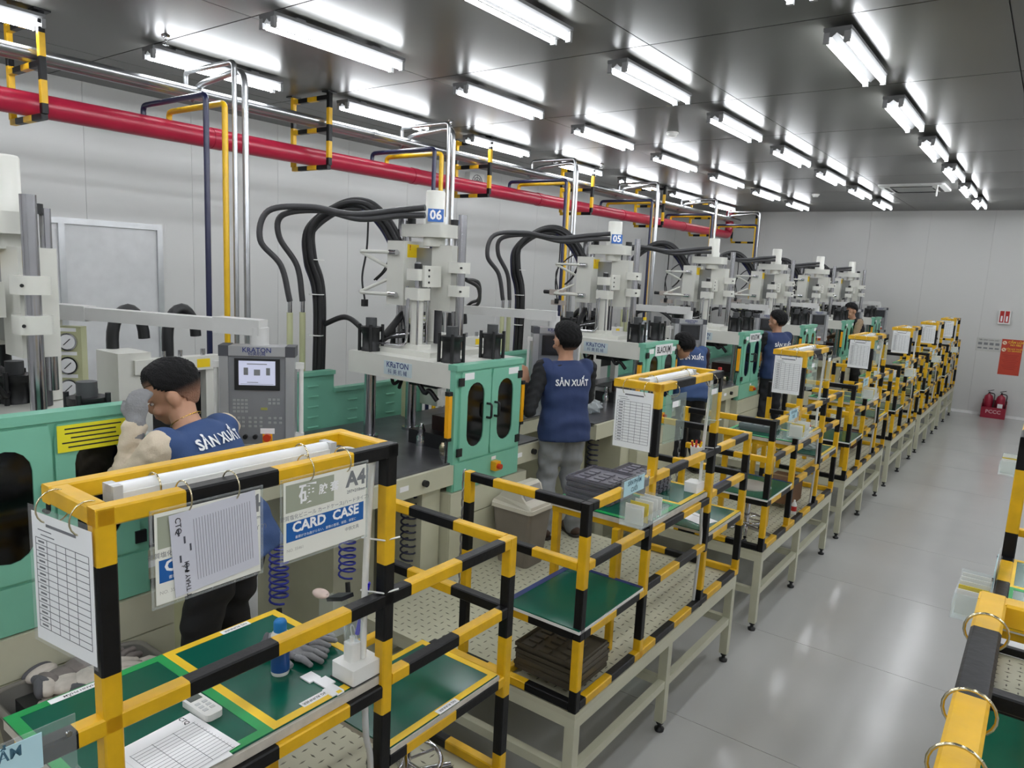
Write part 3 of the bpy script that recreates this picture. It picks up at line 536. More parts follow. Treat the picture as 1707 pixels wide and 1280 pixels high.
for k in range(2, 7):                               # solenoid valve blocks plumbed to the unit on the presses farther away
    o = PR[k]; y0 = .775+PITCH*k; VG = mat('valve_grey', (178, 168, 160), .4)
    v = MB().ob((-3.98, y0+.30, 2.30), (.16, .055, .06), UX, UZ, UY).build('valve_block', VG, o); MB().cyl((-4.06, y0+.30, 2.30), (-4.14, y0+.30, 2.30), .02, 10).build('solenoid', IRON, v); MB().ob((-3.97, y0+.31, 2.20), (.15, .045, .05), UX, UZ, UY).build('valve_body', VG, v)
    MB().tube(elbowed([(-3.9, y0+.3, 2.30), (-3.82, y0+.3, 2.30), (-3.72, y0+.42, 2.30)], .03, 3), .011, 8).build('valve_pipe', WHITE, v); MB().cyl((-3.93, y0+.31, 2.18), (-3.92, y0+.31, 2.06), .012, 8).build('valve_pipe', CHROME, v); MB().ob((-3.9, y0+.31, 2.05), (.07, .03, .03), UX, UZ, UY).build('hose_coupling', CHROME, v)
    MB().tube(spline([(-3.93, y0+.31, 2.05), (-4.1, y0+.25, 2.07), (-4.3, y0+.2, 2.03), (-4.38, y0+.2, 1.9)]), .012, 7).build('valve_hose', RUBBER, v); MB().tube(spline([(-3.97, y0+.28, 2.33), (-3.99, y0+.27, 2.5), (-3.92, y0+.32, 2.62), (-3.85, y0+.36, 2.68)]), .007, 6).build('valve_cable', RUBBER, v)
OFF = mat('dark_display', (46, 48, 52), .25)
for o in PR[1:]:                                   # the other pendants have dark displays
    for pd in o.children:
        if pd.name.split('.')[0] == 'pendant':
            for q in list(pd.children):
                nm = q.name.split('.')[0]
                if nm == 'display': q.material_slots[0].link = 'OBJECT'; q.material_slots[0].material = OFF
                if nm == 'display_graphic': bpy.data.objects.remove(q)
NBLUE = mat('number_blue', (52, 104, 180), .4)
for k, s_ in ((1, '06'), (2, '05')):
    y0 = .775+PITCH*k; n = Vector((.72, -.69, 0)).normalized(); u = Vector((-n.y, n.x, 0)); c = Vector((-3.46, y0+.44, 2.835))+n*.078
    o = MB().ob(c, (.105, .085, .004), u, UZ, n).build('number_plate', NBLUE, None, c); tag(o, 'blue plate with white %s on the press %s the man in jeans' % (s_, 'left of' if k == 1 else 'behind'), 'number plate', 'press number plates')
    text(s_, .085, PAPER, o, c+n*.0025, u, UZ, bold=.03, squash=.95)
for k, s_, lb in ((2, 'BLACK(M)', 'white sign reading BLACK on a teal press door'), (3, 'VIOLET(M)', 'white sign reading VIOLET on a teal press door')):
    y0 = .775+PITCH*k; c = Vector((-2.822, y0+.36, 1.845))
    o = MB().ob(c, (.36, .10, .003), UY, UZ, UX).build('door_sign', PAPER, None, c); tag(o, lb, 'sign', 'press door signs'); text(s_, .082, INK, o, c+UX*.0018, UY, UZ, bold=.02, squash=.82)
c = Vector((-2.818, 1.21, 1.815)); o = MB().ob(c, (.25, .10, .002), UY, UZ, UX).build('instruction_sticker', mat('notice_yellow', (232, 222, 40), .5), None, c); tag(o, 'yellow instruction sticker above the press door window near the bent worker', 'sticker')
for i in range(5): MB().ob(c+UX*.0014+UZ*(.035-.017*i)+UY*(-.01*(i % 2)), (.2-.02*(i % 3), .005, .0006), UY, UZ, UX).build('printed_line', INK, o)
# ------------------------------------------------------------------ things hung on and standing on the guard frames
def ring_part(parent, c, n, R=.028, r=.0018, name='binder_ring'):
    c = Vector(c); n = Vector(n).normalized(); a = n.orthogonal().normalized(); b2 = n.cross(a)
    pts = [c+R*(math.cos(2*math.pi*i/20)*a+math.sin(2*math.pi*i/20)*b2) for i in range(21)]
    return MB().tube(pts, r, 6, cap=False).build(name, BRASS, parent)
def form_sheet(y, x0, label, skew=0., w=.2, h=.285, lines=14, sleeve=True, flip=1):
    c = Vector((x0, y, 1.955-h/2)); u = Vector((math.cos(skew), math.sin(skew), 0)); n = u.cross(UZ)
    r = root('record_sheet', c-UZ*h/2, label, 'record sheet', 'record sheets hung on the guard frames')
    pp = MB().ob(c, (w, h, .001), u, UZ, n).build('paper', PAPER, r)
    g = MB(); f = c+n*.0009
    z0, z1 = h/2-.055, -h/2+.03
    for i in range(lines+1): g.ob(f+UZ*(z0+(z1-z0)*i/lines), (w-.024, .0014, .0004), u, UZ, n)
    for t in (-.5, -.28, -.1, .08, .26, .5): g.ob(f+u*t*(w-.024)+UZ*(z0+z1)/2, (.0014, z0-z1, .0004), u, UZ, n)
    g.ob(f+UZ*(h/2-.022), (w*.5, .006, .0004), u, UZ, n)
    for i in range(lines): g.ob(f+u*(-.39*(w-.024))+UZ*(z0+(z1-z0)*(i+.5)/lines), (.022, .004, .0004), u, UZ, n)
    for i in range(2): g.ob(f+u*(-.06+.01*i)+UZ*(h/2-.036-.01*i), (.05, .002, .0004), u, UZ, n)
    g.build('printed_table', mat('form_ink', (74, 76, 86), .6), pp, kind='stuff')
    if sleeve: MB().ob(c+UZ*.004+n*.0025, (w+.016, h+.02, .0008), u, UZ, n).build('plastic_sleeve', CLEAR, r)
    for t in (-.28, .28): ring_part(r, c+u*t*w+UZ*(h/2+.012)+n*-.02, u, .036)
    return r
for k in range(7):
    form_sheet(SO[k]+.597, -1.565 if k else -1.555, ['paper record sheet hung behind the nearest striped post', 'record sheet on the second guard frame, left of the man in jeans', 'record sheet on the third guard frame', 'record sheet on the fourth guard frame', 'record sheet on the fifth guard frame', 'record sheet on the sixth guard frame', 'record sheet on the farthest guard frame'][k], [.12, 0, .06, -.05, .03, 0, 0][k], .215 if k == 0 else .2)
# card case sheets on the nearest frame
def card_case(y0, y1, label, covered):
    c = Vector((-1.428, (y0+y1)/2, 1.868)); w = y1-y0; h = .20; u, v, n = UY, UZ, UX
    r = root('card_case', c-UZ*h/2, label, 'card case', 'card cases on the nearest guard frame')
    MB().ob(c, (w+.016, h+.016, .0012), u, v, n).build('plastic_sleeve', CLEAR, r)
    e = MB()
    for s_ in (-1, 1): e.ob(c+v*s_*(h/2+.006), (w+.016, .004, .003), u, v, n); e.ob(c+u*s_*(w/2+.006), (.004, h+.016, .003), u, v, n)
    e.build('sleeve_rim', ACRYL, r)
    q = c+n*.0015; pp = MB().ob(q, (w, h, .0008), u, v, n).build('card', mat('card_white', (232, 232, 222), .6, var=.01), r); f = q+n*.0006
    MB().ob(f+u*(-.055)*w/.28+v*.057, (w*.56, .07, .0003), u, v, n).build('title_panel', mat('card_grey_green', (160, 165, 146), .6), pp)
    MB().ob(f-v*.028, (w*.94, .05, .0003), u, v, n).build('blue_banner', BLUEINK, pp)
    text('CARD  CASE', .036, PAPER, pp, f-v*.020, u, v, bold=.035, squash=1.05, th=.0004); text('書類がきね曲がらない、書類の整理、保管、保管に', .0085, PAPER, pp, f-v*.045, u, v, th=.0004)
    text('A4', .056, GREYINK, pp, f+u*w*.365+v*.066, u, v, bold=.04, th=.0003); text('297×210mm', .0125, GREYINK, pp, f+u*w*.37+v*.034, u, v, bold=.01, th=.0003)
    text('硬', .055, PAPER, pp, f-u*w*.23+v*.057, u, v, bold=.02, th=.0005); text('胶 套', .028, PAPER, pp, f+u*w*.02+v*.06, u, v, bold=.02, th=.0005)
    text('硬質塩化ビニール カードケース(ハードタイプ)', .0135, GREYINK, pp, f+v*.008, u, v, th=.0003); text('ABCD NO. 35461'.split(' ', 1)[1], .011, mat('faint_ink', (175, 172, 165), .6), pp, f-u*w*.37-v*.075, u, v, th=.0003); text('中铁文具', .012, GREYINK, pp, f+u*w*.32-v*.068, u, v, th=.0003)
    for t in (-.2, .25): ring_part(r, c+u*t*w+v*(h/2+.018)-n*.018, UY, .034)
    if covered:
        u2 = (UY*.995+UZ*.06).normalized(); v2 = UX.cross(u2); cc = c+n*.005+u*.012+v*.004
        pr_ = MB().ob(cc, (.205, .185, .0008), u2, v2, n).build('loose_paper', mat('paper_lilac', (205, 206, 216), .7, var=.02), r)
        g = MB()
        for i in range(22): g.ob(cc+n*.0007+u2*(-.05+.0065*i), (.0006, .14, .0003), u2, v2, n)
        for i in range(5): g.ob(cc+n*.0007+u2*(-.085+.012*(i % 3))+v2*(.05-.02*i), (.004, .016, .0003), u2, v2, n)
        g.build('printed_table', mat('form_ink', (96, 98, 108), .6), pr_, kind='stuff')
        text('CTQ', .018, INK, pr_, cc+n*.0008-u2*.085+v2*.065, v2*-1, u2, bold=.008, th=.0004); text('T THAY ĐỔI', .015, INK, pr_, cc+n*.0008-u2*.072-v2*.06, v2, u2*-1, bold=.008, th=.0004)
    return r
card_case(.722, .972, 'hard plastic card case half covered by loose white papers', True)
card_case(1.036, 1.298, 'hard plastic card case with a clear blue CARD CASE banner', False)
# white tube lamp lying in each top ring
def tube_lamp(y, label):
    r = root('tube_lamp', (F1-.115, y+1.02, 1.955), label, 'tube lamp', 'tube lamps in the frame rings')
    MB().ob((F1-.115, y+1.0, 1.975), (.045, .022, .60), UX, UZ, UY).build('lamp_base', PLASTIC, r); MB().cyl((F1-.115, y+.70, 1.988), (F1-.115, y+1.30, 1.988), .017, 12).build('diffuser', mat('lamp_diffuser', (236, 238, 238), .2), r)
    for yy in (.70, 1.28): B('end_cap', mat('lamp_grey', (190, 192, 192), .4), r, F1-.14, F1-.09, y+yy, y+yy+.02, 1.962, 2.004)
    for yy in (.80, 1.2): ring_part(r, (F1-.115, y+yy, 1.98), UY, .03, .0025, 'cable_tie')
    MB().tube(spline([(F1-.115, y+1.30, 1.98), (F1-.10, y+1.37, 1.97), (F1-.05, y+1.385, 1.93), (F1-.04, y+1.38, 1.85)]), .004, 6).build('lamp_lead', PLASTIC, r)
    return r
tl = tube_lamp(0, 'white tube lamp lying in the top ring of the nearest guard frame')
for k in range(1, 7): copy_tree(tl, (0, SO[k], 0), label='white tube lamp in the top ring of the %s guard frame' % ORD[k])
def conduit(y, label):
    r = root('cable_conduit', (F1-.035, y+1.36, 1.30), label, 'conduit', 'white conduits on the tall posts'); x = F1-.035
    MB().tube(spline([(x+.01, y+1.375, 1.955), (x+.004, y+1.37, 1.8), (x, y+1.365, 1.6), (x, y+1.36, 1.31)]), .0095, 8).build('riser', PLASTIC, r)
    MB().tube(spline([(x+.03, y+1.345, 1.22), (x+.032, y+1.35, 1.12), (x+.03, y+1.372, 1.0), (x+.02, y+1.37, .62)]), .0095, 8).build('flex_tail', mat('flex_grey', (196, 198, 196), .5), r)
    for z in (1.56, 1.72): MB().tube([(x-.014, y+1.36, z), (x+.05, y+1.39, z), (x+.06, y+1.44, z)], .003, 5).build('cable_tie', PLASTIC, r)
    return r
cn = conduit(0, 'white conduit strapped to the nearest tall black post')
for k in range(1, 7): copy_tree(cn, (0, SO[k], 0), label='white conduit on the tall post of the %s guard frame' % ORD[k])
def disc_holder(F, sg, y, label, t1='SẢN PHẨM', t2='CUỐI'):
    x = lambda d: F-sg*d    # in front of the rail
    y0, y1 = y+.28, y+.56; r = root('sample_holder', (x(.08), y+.42, 1.40), label, 'sample holder', 'clear sample holders')
    def xb(name, M, d0, d1, ya, yb, z0, z1, p=r): a, c = sorted((x(d0), x(d1))); return B(name, M, p, a, c, ya, yb, z0, z1)
    xb('back_plate', ACRYL, .022, .026, y0, y1, 1.40, 1.60); xb('floor_plate', ACRYL, .026, .13, y0, y1, 1.40, 1.404); xb('front_lip', ACRYL, .13, .134, y0, y1, 1.40, 1.45)
    for ya in (y0, y1-.004): xb('side_plate', ACRYL, .026, .13, ya, ya+.004, 1.404, 1.49)
    lb = xb('printed_label', mat('label_cyan', (186, 222, 232), .5), .026, .0275, y0+.02, y1-.06, 1.52, 1.592)
    uy = UY*(-1 if sg > 0 else 1); nx = Vector((-sg, 0, 0))
    text(t1, .03, mat('label_ink', (60, 100, 120), .6), lb, (x(.0275), (y0+y1)/2-.02, 1.574), uy, UZ, bold=.02, th=.0006, squash=.9); text(t2, .03, MATS['label_ink'], lb, (x(.0275), (y0+y1)/2-.02, 1.54), uy, UZ, bold=.02, th=.0006, squash=.9)
    for yy in (y0+.008, y1-.014): MB().cyl((x(.026), yy, 1.565), (x(.031), yy, 1.565), .006, 8).build('screw', CHROME, r)
    for i in range(11):
        yy = y0+.015+i*.023
        a, c = sorted((x(.032), x(.124)))
        MB().ob(((a+c)/2, yy, 1.452), (.09, .088, .0045), UX, UZ, (UY+UX*.08).normalized()).build('sample_case', [CLEAR, mat('case_white', (222, 222, 216), .3)][i % 2] if i != 3 else mat('case_yellow', (214, 190, 60), .4), r)
    return r
dh = disc_holder(F1, -1, 0, 'clear sample holder at the bottom left photo corner')
for k in range(1, 7): copy_tree(dh, (0, SO[k], 0), label='clear sample holder on the front rail of the %s guard frame' % ORD[k])
d2 = disc_holder(F2, 1, PITCH, 'clear sample holder in front of the right row, above the floor')
disc_holder(F2, 1, 2*PITCH, 'clear sample holder in the right row, farther from the camera')
for i, y in enumerate((.88, 1.02, 1.29)):
    o = ring_part(None, (F2, y, 1.985), UY, .029, .0022, 'steel_ring'); o.location = (0, 0, 0)
    tag(o, ['lowest steel ring looped on the right striped rail', 'middle steel ring looped on the right striped rail', 'upper steel ring looped on the right striped rail'][i], 'steel ring', 'steel rings on the right rail')
# ---- nearest worktop
ZT = 1.3045
def spray_can(x, y, z, label, body, band, cap, h=.15, r_=.026):
    r = root('spray_can', (x, y, z), label, 'spray can')
    MB().lathe((x, y, z), [(r_*.94, 0), (r_, .004), (r_, h*.8), (r_*.9, h*.84), (r_*.72, h*.88)], 20).build('body', body, r)
    MB().lathe((x, y, z), [(r_+.0006, h*.08), (r_+.0006, h*.62)], 20, cap=False).build('print_band', band, r)
    MB().lathe((x, y, z), [(r_*.72, h*.87), (r_*.72, h*1.06), (r_*.6, h*1.10), (0, h*1.11)], 18, cap=False).build('cap', cap, r)
    return r
spray_can(-1.675, 1.205, ZT, 'white and blue spray can with blue cap on the nearest green mat', PLASTIC, mat('can_blue', (30, 70, 130), .3), mat('cap_blue', (20, 120, 190), .35))
def glove(x, y, z, a, label, M=GLOVEM, sc_=1.):
    r = root('work_glove', (x, y, z), label, 'glove'); b = MB(); ca, sa = math.cos(a), math.sin(a)
    P = lambda lx, ly, lz: Vector((x+sc_*(lx*ca-ly*sa), y+sc_*(lx*sa+ly*ca), z+sc_*lz))
    Rm = Matrix.Rotation(a, 3, 'Z')
    b.ell(P(0, 0, .017), .048*sc_, .042*sc_, .017*sc_, Rm); b.ell(P(-.06, 0, .016), .035*sc_, .036*sc_, .016*sc_, Rm); b.ell(P(-.09, .003, .018), .02*sc_, .04*sc_, .018*sc_, Rm)
    for i, (dy, L, cu) in enumerate(((-.034, .055, .2), (-.012, .075, .05), (.012, .07, -.08), (.033, .058, -.3))):
        b.tube([P(.025, dy*.9, .015), P(.025+L*.5, dy+.02*math.sin(-cu), .02), P(.025+L, dy-.04*cu, .010)], [.011*sc_, .0105*sc_, .008*sc_], 8); b.ell(P(.025+L, dy-.04*cu, .010), .0085*sc_, .0085*sc_, .008*sc_)
    b.tube([P(-.015, -.035, .014), P(.01, -.062, .017), P(.035, -.07, .011)], [.012*sc_, .011*sc_, .008*sc_], 8)
    b.build('knit_shell', M, r); MB().ell(P(-.105, .004, .018), .012*sc_, .041*sc_, .019*sc_, Rm).build('cuff', mat('cuff_grey', (90, 90, 94), .9), r)
    return r
glove(-1.72, 1.29, ZT, .35, 'grey work glove nearest the spray can on the green mat'); glove(-1.745, 1.335, ZT+.012, .9, 'grey work glove lying behind another glove on the green mat')
r = root('power_block', (-1.50, 1.345, ZT), 'white power block with a plugged-in charger at the corner of the nearest worktop', 'power block')
MB().rbx(-1.55, -1.455, 1.29, 1.40, ZT, ZT+.05, .006).build('block_body', PLASTIC, r); B('block_base', mat('dark_gap', (60, 60, 60), .6), r, -1.552, -1.453, 1.288, 1.402, ZT-.0002, ZT+.003)
MB().rbx(-1.53, -1.492, 1.315, 1.352, ZT+.05, ZT+.105, .006).build('charger', PLASTIC, r); MB().cyl((-1.511, 1.333, ZT+.105), (-1.511, 1.333, ZT+.122), .008, 10).build('cable_plug', PLASTIC, r)
MB().tube(spline([(-1.511, 1.333, ZT+.12), (-1.515, 1.33, ZT+.15), (-1.525, 1.35, ZT+.14), (-1.53, 1.38, ZT+.06), (-1.51, 1.39, ZT+.05)]), .002, 6).build('charging_cable', PLASTIC, r)
r = root('connector_card', (-1.515, 1.248, ZT), 'flat white notched card beside the power block', 'card'); b = MB()
for i, (dx, dy) in enumerate(((0, 0), (.05, .012), (.1, 0))): MB().bx(-1.61+dx, -1.565+dx, 1.225+dy, 1.265+dy, ZT, ZT+.004).build('card_tile', PAPER, r)
MB().bx(-1.59, -1.46, 1.238, 1.262, ZT, ZT+.0038).build('card_strip', PAPER, r); MB().bx(-1.475, -1.462, 1.243, 1.258, ZT+.0039, ZT+.0043).build('yellow_tab', STYEL, r)
a = .05; r = root('remote_control', (-1.675, .963, ZT), 'white remote control lying beside the papers on the green mat', 'remote control')
u = Vector((.93, .02, 0)).normalized(); v = UZ.cross(u); c = Vector((-1.677, .963, ZT))
MB().plate(c, u, v, rrect(.125, .05, .014), .018).build('case', PLASTIC, r); MB().ob(c+UZ*.0185-u*.04, (.028, .034, .001), u, v, UZ).build('display', mat('lcd_grey', (90, 98, 92), .3), r)
for i in range(2):
    for j in range(3): MB().ob(c+UZ*.0188+u*(-.005+.018*j)+v*(-.01+.02*i), (.01, .012, .002), u, v, UZ).build('button', mat('button_grey', (196, 198, 198), .5), r)
for i, (dx, dy, an) in enumerate(((0, 0, .06), (.012, -.025, -.02))):
    c = Vector((-1.575+dx, .84+dy, ZT+.002-.0012*i)); u = Vector((math.cos(an), math.sin(an), 0)); v = UZ.cross(u)
    r = root('document_sheet', c, ['CTQ document lying on top by the remote control', 'paper sheet under the CTQ document on the green mat'][i], 'paper')
    pp = MB().ob(c, (.21, .20, .0008), u, v, UZ).build('paper', PAPER, r)
    if i == 0:
        g = MB()
        for j in range(14): g.ob(c+UZ*.0006+u*(-.06+.0125*j), (.0009, .17, .0003), u, v, UZ)
        for j in range(4): g.ob(c+UZ*.0006+v*(-.085+.055*j)+u*.02, (.165, .0009, .0003), u, v, UZ)
        g.build('printed_table', MATS['form_ink'], pp, kind='stuff'); text('CTQ', .018, INK, pp, c+u*-.085+v*.07, u, v, bold=.02, th=.0008)
for c, L, lb in (((-2.003, .80, 1.3048), .16, 'white label strip on the back edge of the nearest worktop, by the green border'), ((-2.003, 1.27, 1.3048), .10, 'white label strip on the back edge of the nearest worktop, by the yellow border'), ((-1.497, 1.19, 1.3048), .09, 'white label strip on the front edge of the nearest worktop'), ((-1.452, 1.70, 1.0508), .10, 'white label strip on the lower right shelf of the nearest frame')):
    o = MB().ob(c, (.024, L, .0008), UX, UY, UZ).build('label_strip', PAPER, None, c); tag(o, lb, 'label', 'worktop label strips'); text('THÀNH PHẨM' if L > .1 else 'NG RUNNER', .014, INK, o, Vector(c)+UZ*.0004, UY*-1, UX, th=.0004, bold=.01)
r = root('pen_cup', (-1.51, 1.36, 1.46), 'clear cup of pens hung on the nearest mid rail', 'pen cup')
MB().lathe((-1.525, 1.355, 1.40), [(.028, 0), (.036, .10), (.038, .10), (.03, -.002)], 16, cap=False).build('cup', ACRYL, r); MB().cyl((-1.52, 1.36, 1.42), (-1.49, 1.372, 1.585), .007, 10).build('marker', mat('marker_blue', (50, 40, 200), .3), r)
MB().ob((-1.585, 1.325, 1.47), (.07, .10, .05), UX, UZ, UY).build('box', ACRYL, r); MB().ob((-1.575, 1.34, 1.525), (.07, .012, .045), (UX*.9+UZ*.3).normalized(), (UZ*.9-UX*.3).normalized(), UY).build('brush', IRON, r); MB().ell((-1.60, 1.29, 1.545), .03, .02, .012).build('cloth', mat('cloth_white_red', (210, 190, 180), .8), r)
# ---- trays, boxes and clutter on the other frames
TRAYC = clear_mat('smoky_tray', (190, 188, 196), body=.18, rough=.08)
def tray_mesh(name, M, x, y, z, w=.30, l=.24, h=.018):
    b = MB(); b.bx(x-w/2, x+w/2, y-l/2, y+l/2, z, z+.002)
    for a0, a1, c0, c1 in ((x-w/2, x-w/2+.003, y-l/2, y+l/2), (x+w/2-.003, x+w/2, y-l/2, y+l/2), (x-w/2, x+w/2, y-l/2, y-l/2+.003), (x-w/2, x+w/2, y+l/2-.003, y+l/2)): b.bx(a0, a1, c0, c1, z+.002, z+h)
    for i in range(3):
        for j in range(4): b.bx(x-w/2+.03+i*.09, x-w/2+.085+i*.09, y-l/2+.02+j*.053, y-l/2+.055+j*.053, z+.002, z+.011)
    return b.build(name, M, None, (x, y, z))
def tray_stack(x, y, z, n, label, group, M=TRAYC, step=.0105, **kw):
    t0 = tray_mesh('parts_tray', M, x, y, z, **kw)
    for i in range(n):
        o = t0 if i == 0 else t0.copy()
        if i: COL.objects.link(o); o.location = t0.location+Vector((random.uniform(-.008, .008), random.uniform(-.008, .008), step*i)); o.rotation_euler.z = random.uniform(-.03, .03)
        tag(o, label % ['lowest', 'second lowest', 'third lowest', 'fourth lowest', 'fifth lowest', 'sixth lowest', 'seventh lowest', 'eighth lowest', 'ninth lowest', 'tenth lowest', 'top'][i if i < n-1 else 10], 'tray', group)
tray_stack(-1.86, SO[1]+.86, ZT, 11, '%s smoky parts tray in the taller stack on the second worktop', 'trays in the tall stack', w=.26, l=.28)
tray_stack(-1.78, SO[1]+1.17, ZT, 9, '%s smoky parts tray in the shorter stack on the second worktop', 'trays in the lower stack', w=.24, l=.22)
tray_stack(-1.665, SO[1]+.24, .645, 9, '%s dark tray in the stack on the second platform', 'dark trays on the platform', M=clear_mat('dark_tray', (128, 120, 104), body=.36, rough=.2), step=.014, w=.33, l=.30)
o = MB().rbx(-1.56, -1.48, SO[1]+1.29, SO[1]+1.39, ZT, ZT+.055, .006).build('carton', PAPER, None, (-1.52, SO[1]+1.34, ZT)); tag(o, 'small white carton on the corner of the second worktop', 'carton'); MB().ob((-1.52, SO[1]+1.34, ZT+.0555), (.07, .09, .001), UX, UY, UZ).build('lid_flap', PLASTIC, o)
o = MB().plate((-1.60, SO[1]+1.62, 1.0505), Vector((.94, -.33, 0)), Vector((.33, .94, 0)), rrect(.22, .15, .004), .001).build('paper_sheet', PAPER, None, (-1.6, SO[1]+1.62, 1.05)); tag(o, 'white paper sheet on the low green shelf of the second frame', 'paper')
MB().plate((-1.60, SO[1]+1.62, 1.0516), Vector((.94, -.33, 0)), Vector((.33, .94, 0)), [(-.08, .03), (.0, .03), (.0, .034), (-.08, .034)], .0002).build('printed_line', INK, o)
r = root('plastic_pouch', (-1.96, SO[1]+.95, .6), 'black plastic pouch on the second platform deck', 'pouch'); MB().ell((-1.96, SO[1]+.95, .635), .09, .075, .035, Matrix.Rotation(.4, 3, 'Z'), 12, 8).build('bag', mat('black_bag', (40, 38, 38), .25, bump=.5, bscale=18), r); MB().ell((-1.9, SO[1]+.90, .64), .03, .025, .02).build('knot', MATS['black_bag'], r)
def bag(x, y, z, s_, label, tint=(225, 230, 232)):
    b = MB(); n, k = 14, 8; rnd = random.Random(int(y*100)); vs_ = []
    for i in range(k+1):
        a_ = math.pi*i/k
        for j in range(n):
            c_ = 2*math.pi*j/n; q = s_*(1+rnd.uniform(-.22, .22)); vs_.append((x+1.3*q*math.sin(a_)*math.cos(c_), y+q*math.sin(a_)*math.sin(c_), max(z+.002, z+s_*.55+.6*q*math.cos(a_))))
    b.add(vs_, [(i*n+j, (i+1)*n+j, (i+1)*n+(j+1) % n, i*n+(j+1) % n) for i in range(k) for j in range(n)])
    o = b.build('plastic_bag', clear_mat('crinkled_bag', tint, body=.3, rough=.12), None, (x, y, z)); tag(o, label, 'plastic bag'); return o
bag(-3.15, .775+2*PITCH-.38, 1.306, .10, 'crumpled clear bag on the press table beside the man in jeans'); bag(-1.62, SO[2]+1.64, 1.05, .075, 'crumpled clear bag on the low shelf of the third frame')
def carton_box(x, y, z, w, l, h, label, M=CARD, rot=0.):
    c = Vector((x, y, z)); u = Vector((math.cos(rot), math.sin(rot), 0)); v = UZ.cross(u)
    r = root('carton_box', c, label, 'box'); MB().ob(c+UZ*h/2, (w, l, h), u, v, UZ).build('box_body', M, r)
    for s_ in (-1, 1): MB().ob(c+UZ*(h+.003)+v*s_*l/4, (w+.004, l/2-.003, .005), u, v, UZ).build('flap', M, r)
    MB().ob(c+UZ*(h+.0065), (w+.006, .05, .001), u, v, UZ).build('packing_tape', mat('tan_tape', (150, 120, 80), .3), r); return r
carton_box(-1.68, SO[2]+1.30, .645, .22, .30, .20, 'brown cardboard box on the third platform'); carton_box(-1.9, SO[3]+.95, 1.3045, .22, .26, .12, 'grey box on the fourth worktop', GREYP); carton_box(-1.78, SO[3]+1.60, .645, .22, .3, .17, 'dark brown box on the fourth platform', mat('dark_carton', (70, 40, 36), .7)); carton_box(-1.75, SO[4]+.9, 1.3045, .24, .2, .09, 'white box on the fifth worktop', PAPER); carton_box(-1.72, SO[5]+.95, 1.3045, .2, .25, .10, 'tan box on the sixth worktop', mat('tan_carton', (180, 150, 110), .7)); carton_box(-1.72, SO[6]+.9, 1.3045, .2, .2, .1, 'white box on the farthest worktop', PAPER)
tray_stack(-1.82, SO[2]+.92, ZT, 4, '%s clear parts tray stacked on the third worktop', 'trays on the third worktop', M=clear_mat('clear_tray', (190, 200, 200), body=.25), w=.26, l=.26)
tray_stack(-1.80, SO[5]+1.65, 1.051, 5, '%s clear parts tray on the low shelf of the sixth frame', 'trays on the sixth frame', M=MATS['clear_tray'], w=.22, l=.22)
r = root('glue_bottle', (-1.492, SO[2]+.94, .645), 'white squeeze bottle with a red label at the front edge of the third platform', 'bottle'); MB().lathe((-1.492, SO[2]+.94, .645), [(.02, 0), (.022, .005), (.022, .08), (.012, .1), (.008, .105), (.008, .12)], 14).build('bottle_body', PLASTIC, r); MB().lathe((-1.492, SO[2]+.94, .645), [(.0225, .03), (.0225, .07)], 14, cap=False).build('red_label', RED, r)
r = root('tape_roll', (-1.54, SO[2]+1.20, ZT), 'red topped tape roll on the third worktop', 'tape roll'); MB().lathe((-1.54, SO[2]+1.20, ZT), [(.03, 0), (.045, 0), (.045, .03), (.03, .03), (.03, 0)], 20, cap=False).build('roll', PLASTIC, r); MB().lathe((-1.54, SO[2]+1.20, ZT+.03), [(.03, 0), (.046, 0), (.046, .012), (.03, .012)], 20, cap=False).build('red_rim', RED, r)
r = root('cable_tie_cup', (-1.51, SO[1]+1.33, 1.56), 'cup of red and yellow ties on the mid rail of the second frame', 'cup'); MB().lathe((-1.515, SO[1]+1.31, 1.50), [(.025, 0), (.034, .07)], 14).build('cup', PLASTIC, r)
for i in range(6): MB().cyl((-1.515+.01*math.cos(i), SO[1]+1.31+.01*math.sin(i), 1.52), (-1.515+.03*math.cos(i), SO[1]+1.31+.03*math.sin(i), 1.60), .006, 6).build('tie_bundle', RED if i % 3 else STYEL, r)
for k, lb in ((1, 'clear sleeve hanging in the second frame, nearer the camera'), (2, 'clear sleeve hanging in the third frame'), (3, 'clear sleeve hanging in the fourth frame')):
    for j, (ya, hh) in enumerate(((.78, .24), (1.28, .22))):
        c = Vector((F1+.03, SO[k]+ya, 1.94-hh/2)); r = root('hanging_sleeve', c-UZ*hh/2, lb if j == 0 else lb.replace('hanging', 'folded, hanging').replace(', nearer the camera', ' by its tall black post'), 'sleeve', 'clear sleeves on the guard frames')
        MB().ob(c, (.20 if j == 0 else .09, hh, .002), (UY+UX*.1).normalized(), UZ, UX).build('sleeve', clear_mat('milky_sleeve', (226, 236, 230), body=.10), r); MB().ob(c+UX*.003+UZ*.07, (.09, .03, .001), UY, UZ, UX).build('insert', PAPER, r); ring_part(r, c+UZ*(hh/2+.015)-UX*.02, UY, .035)
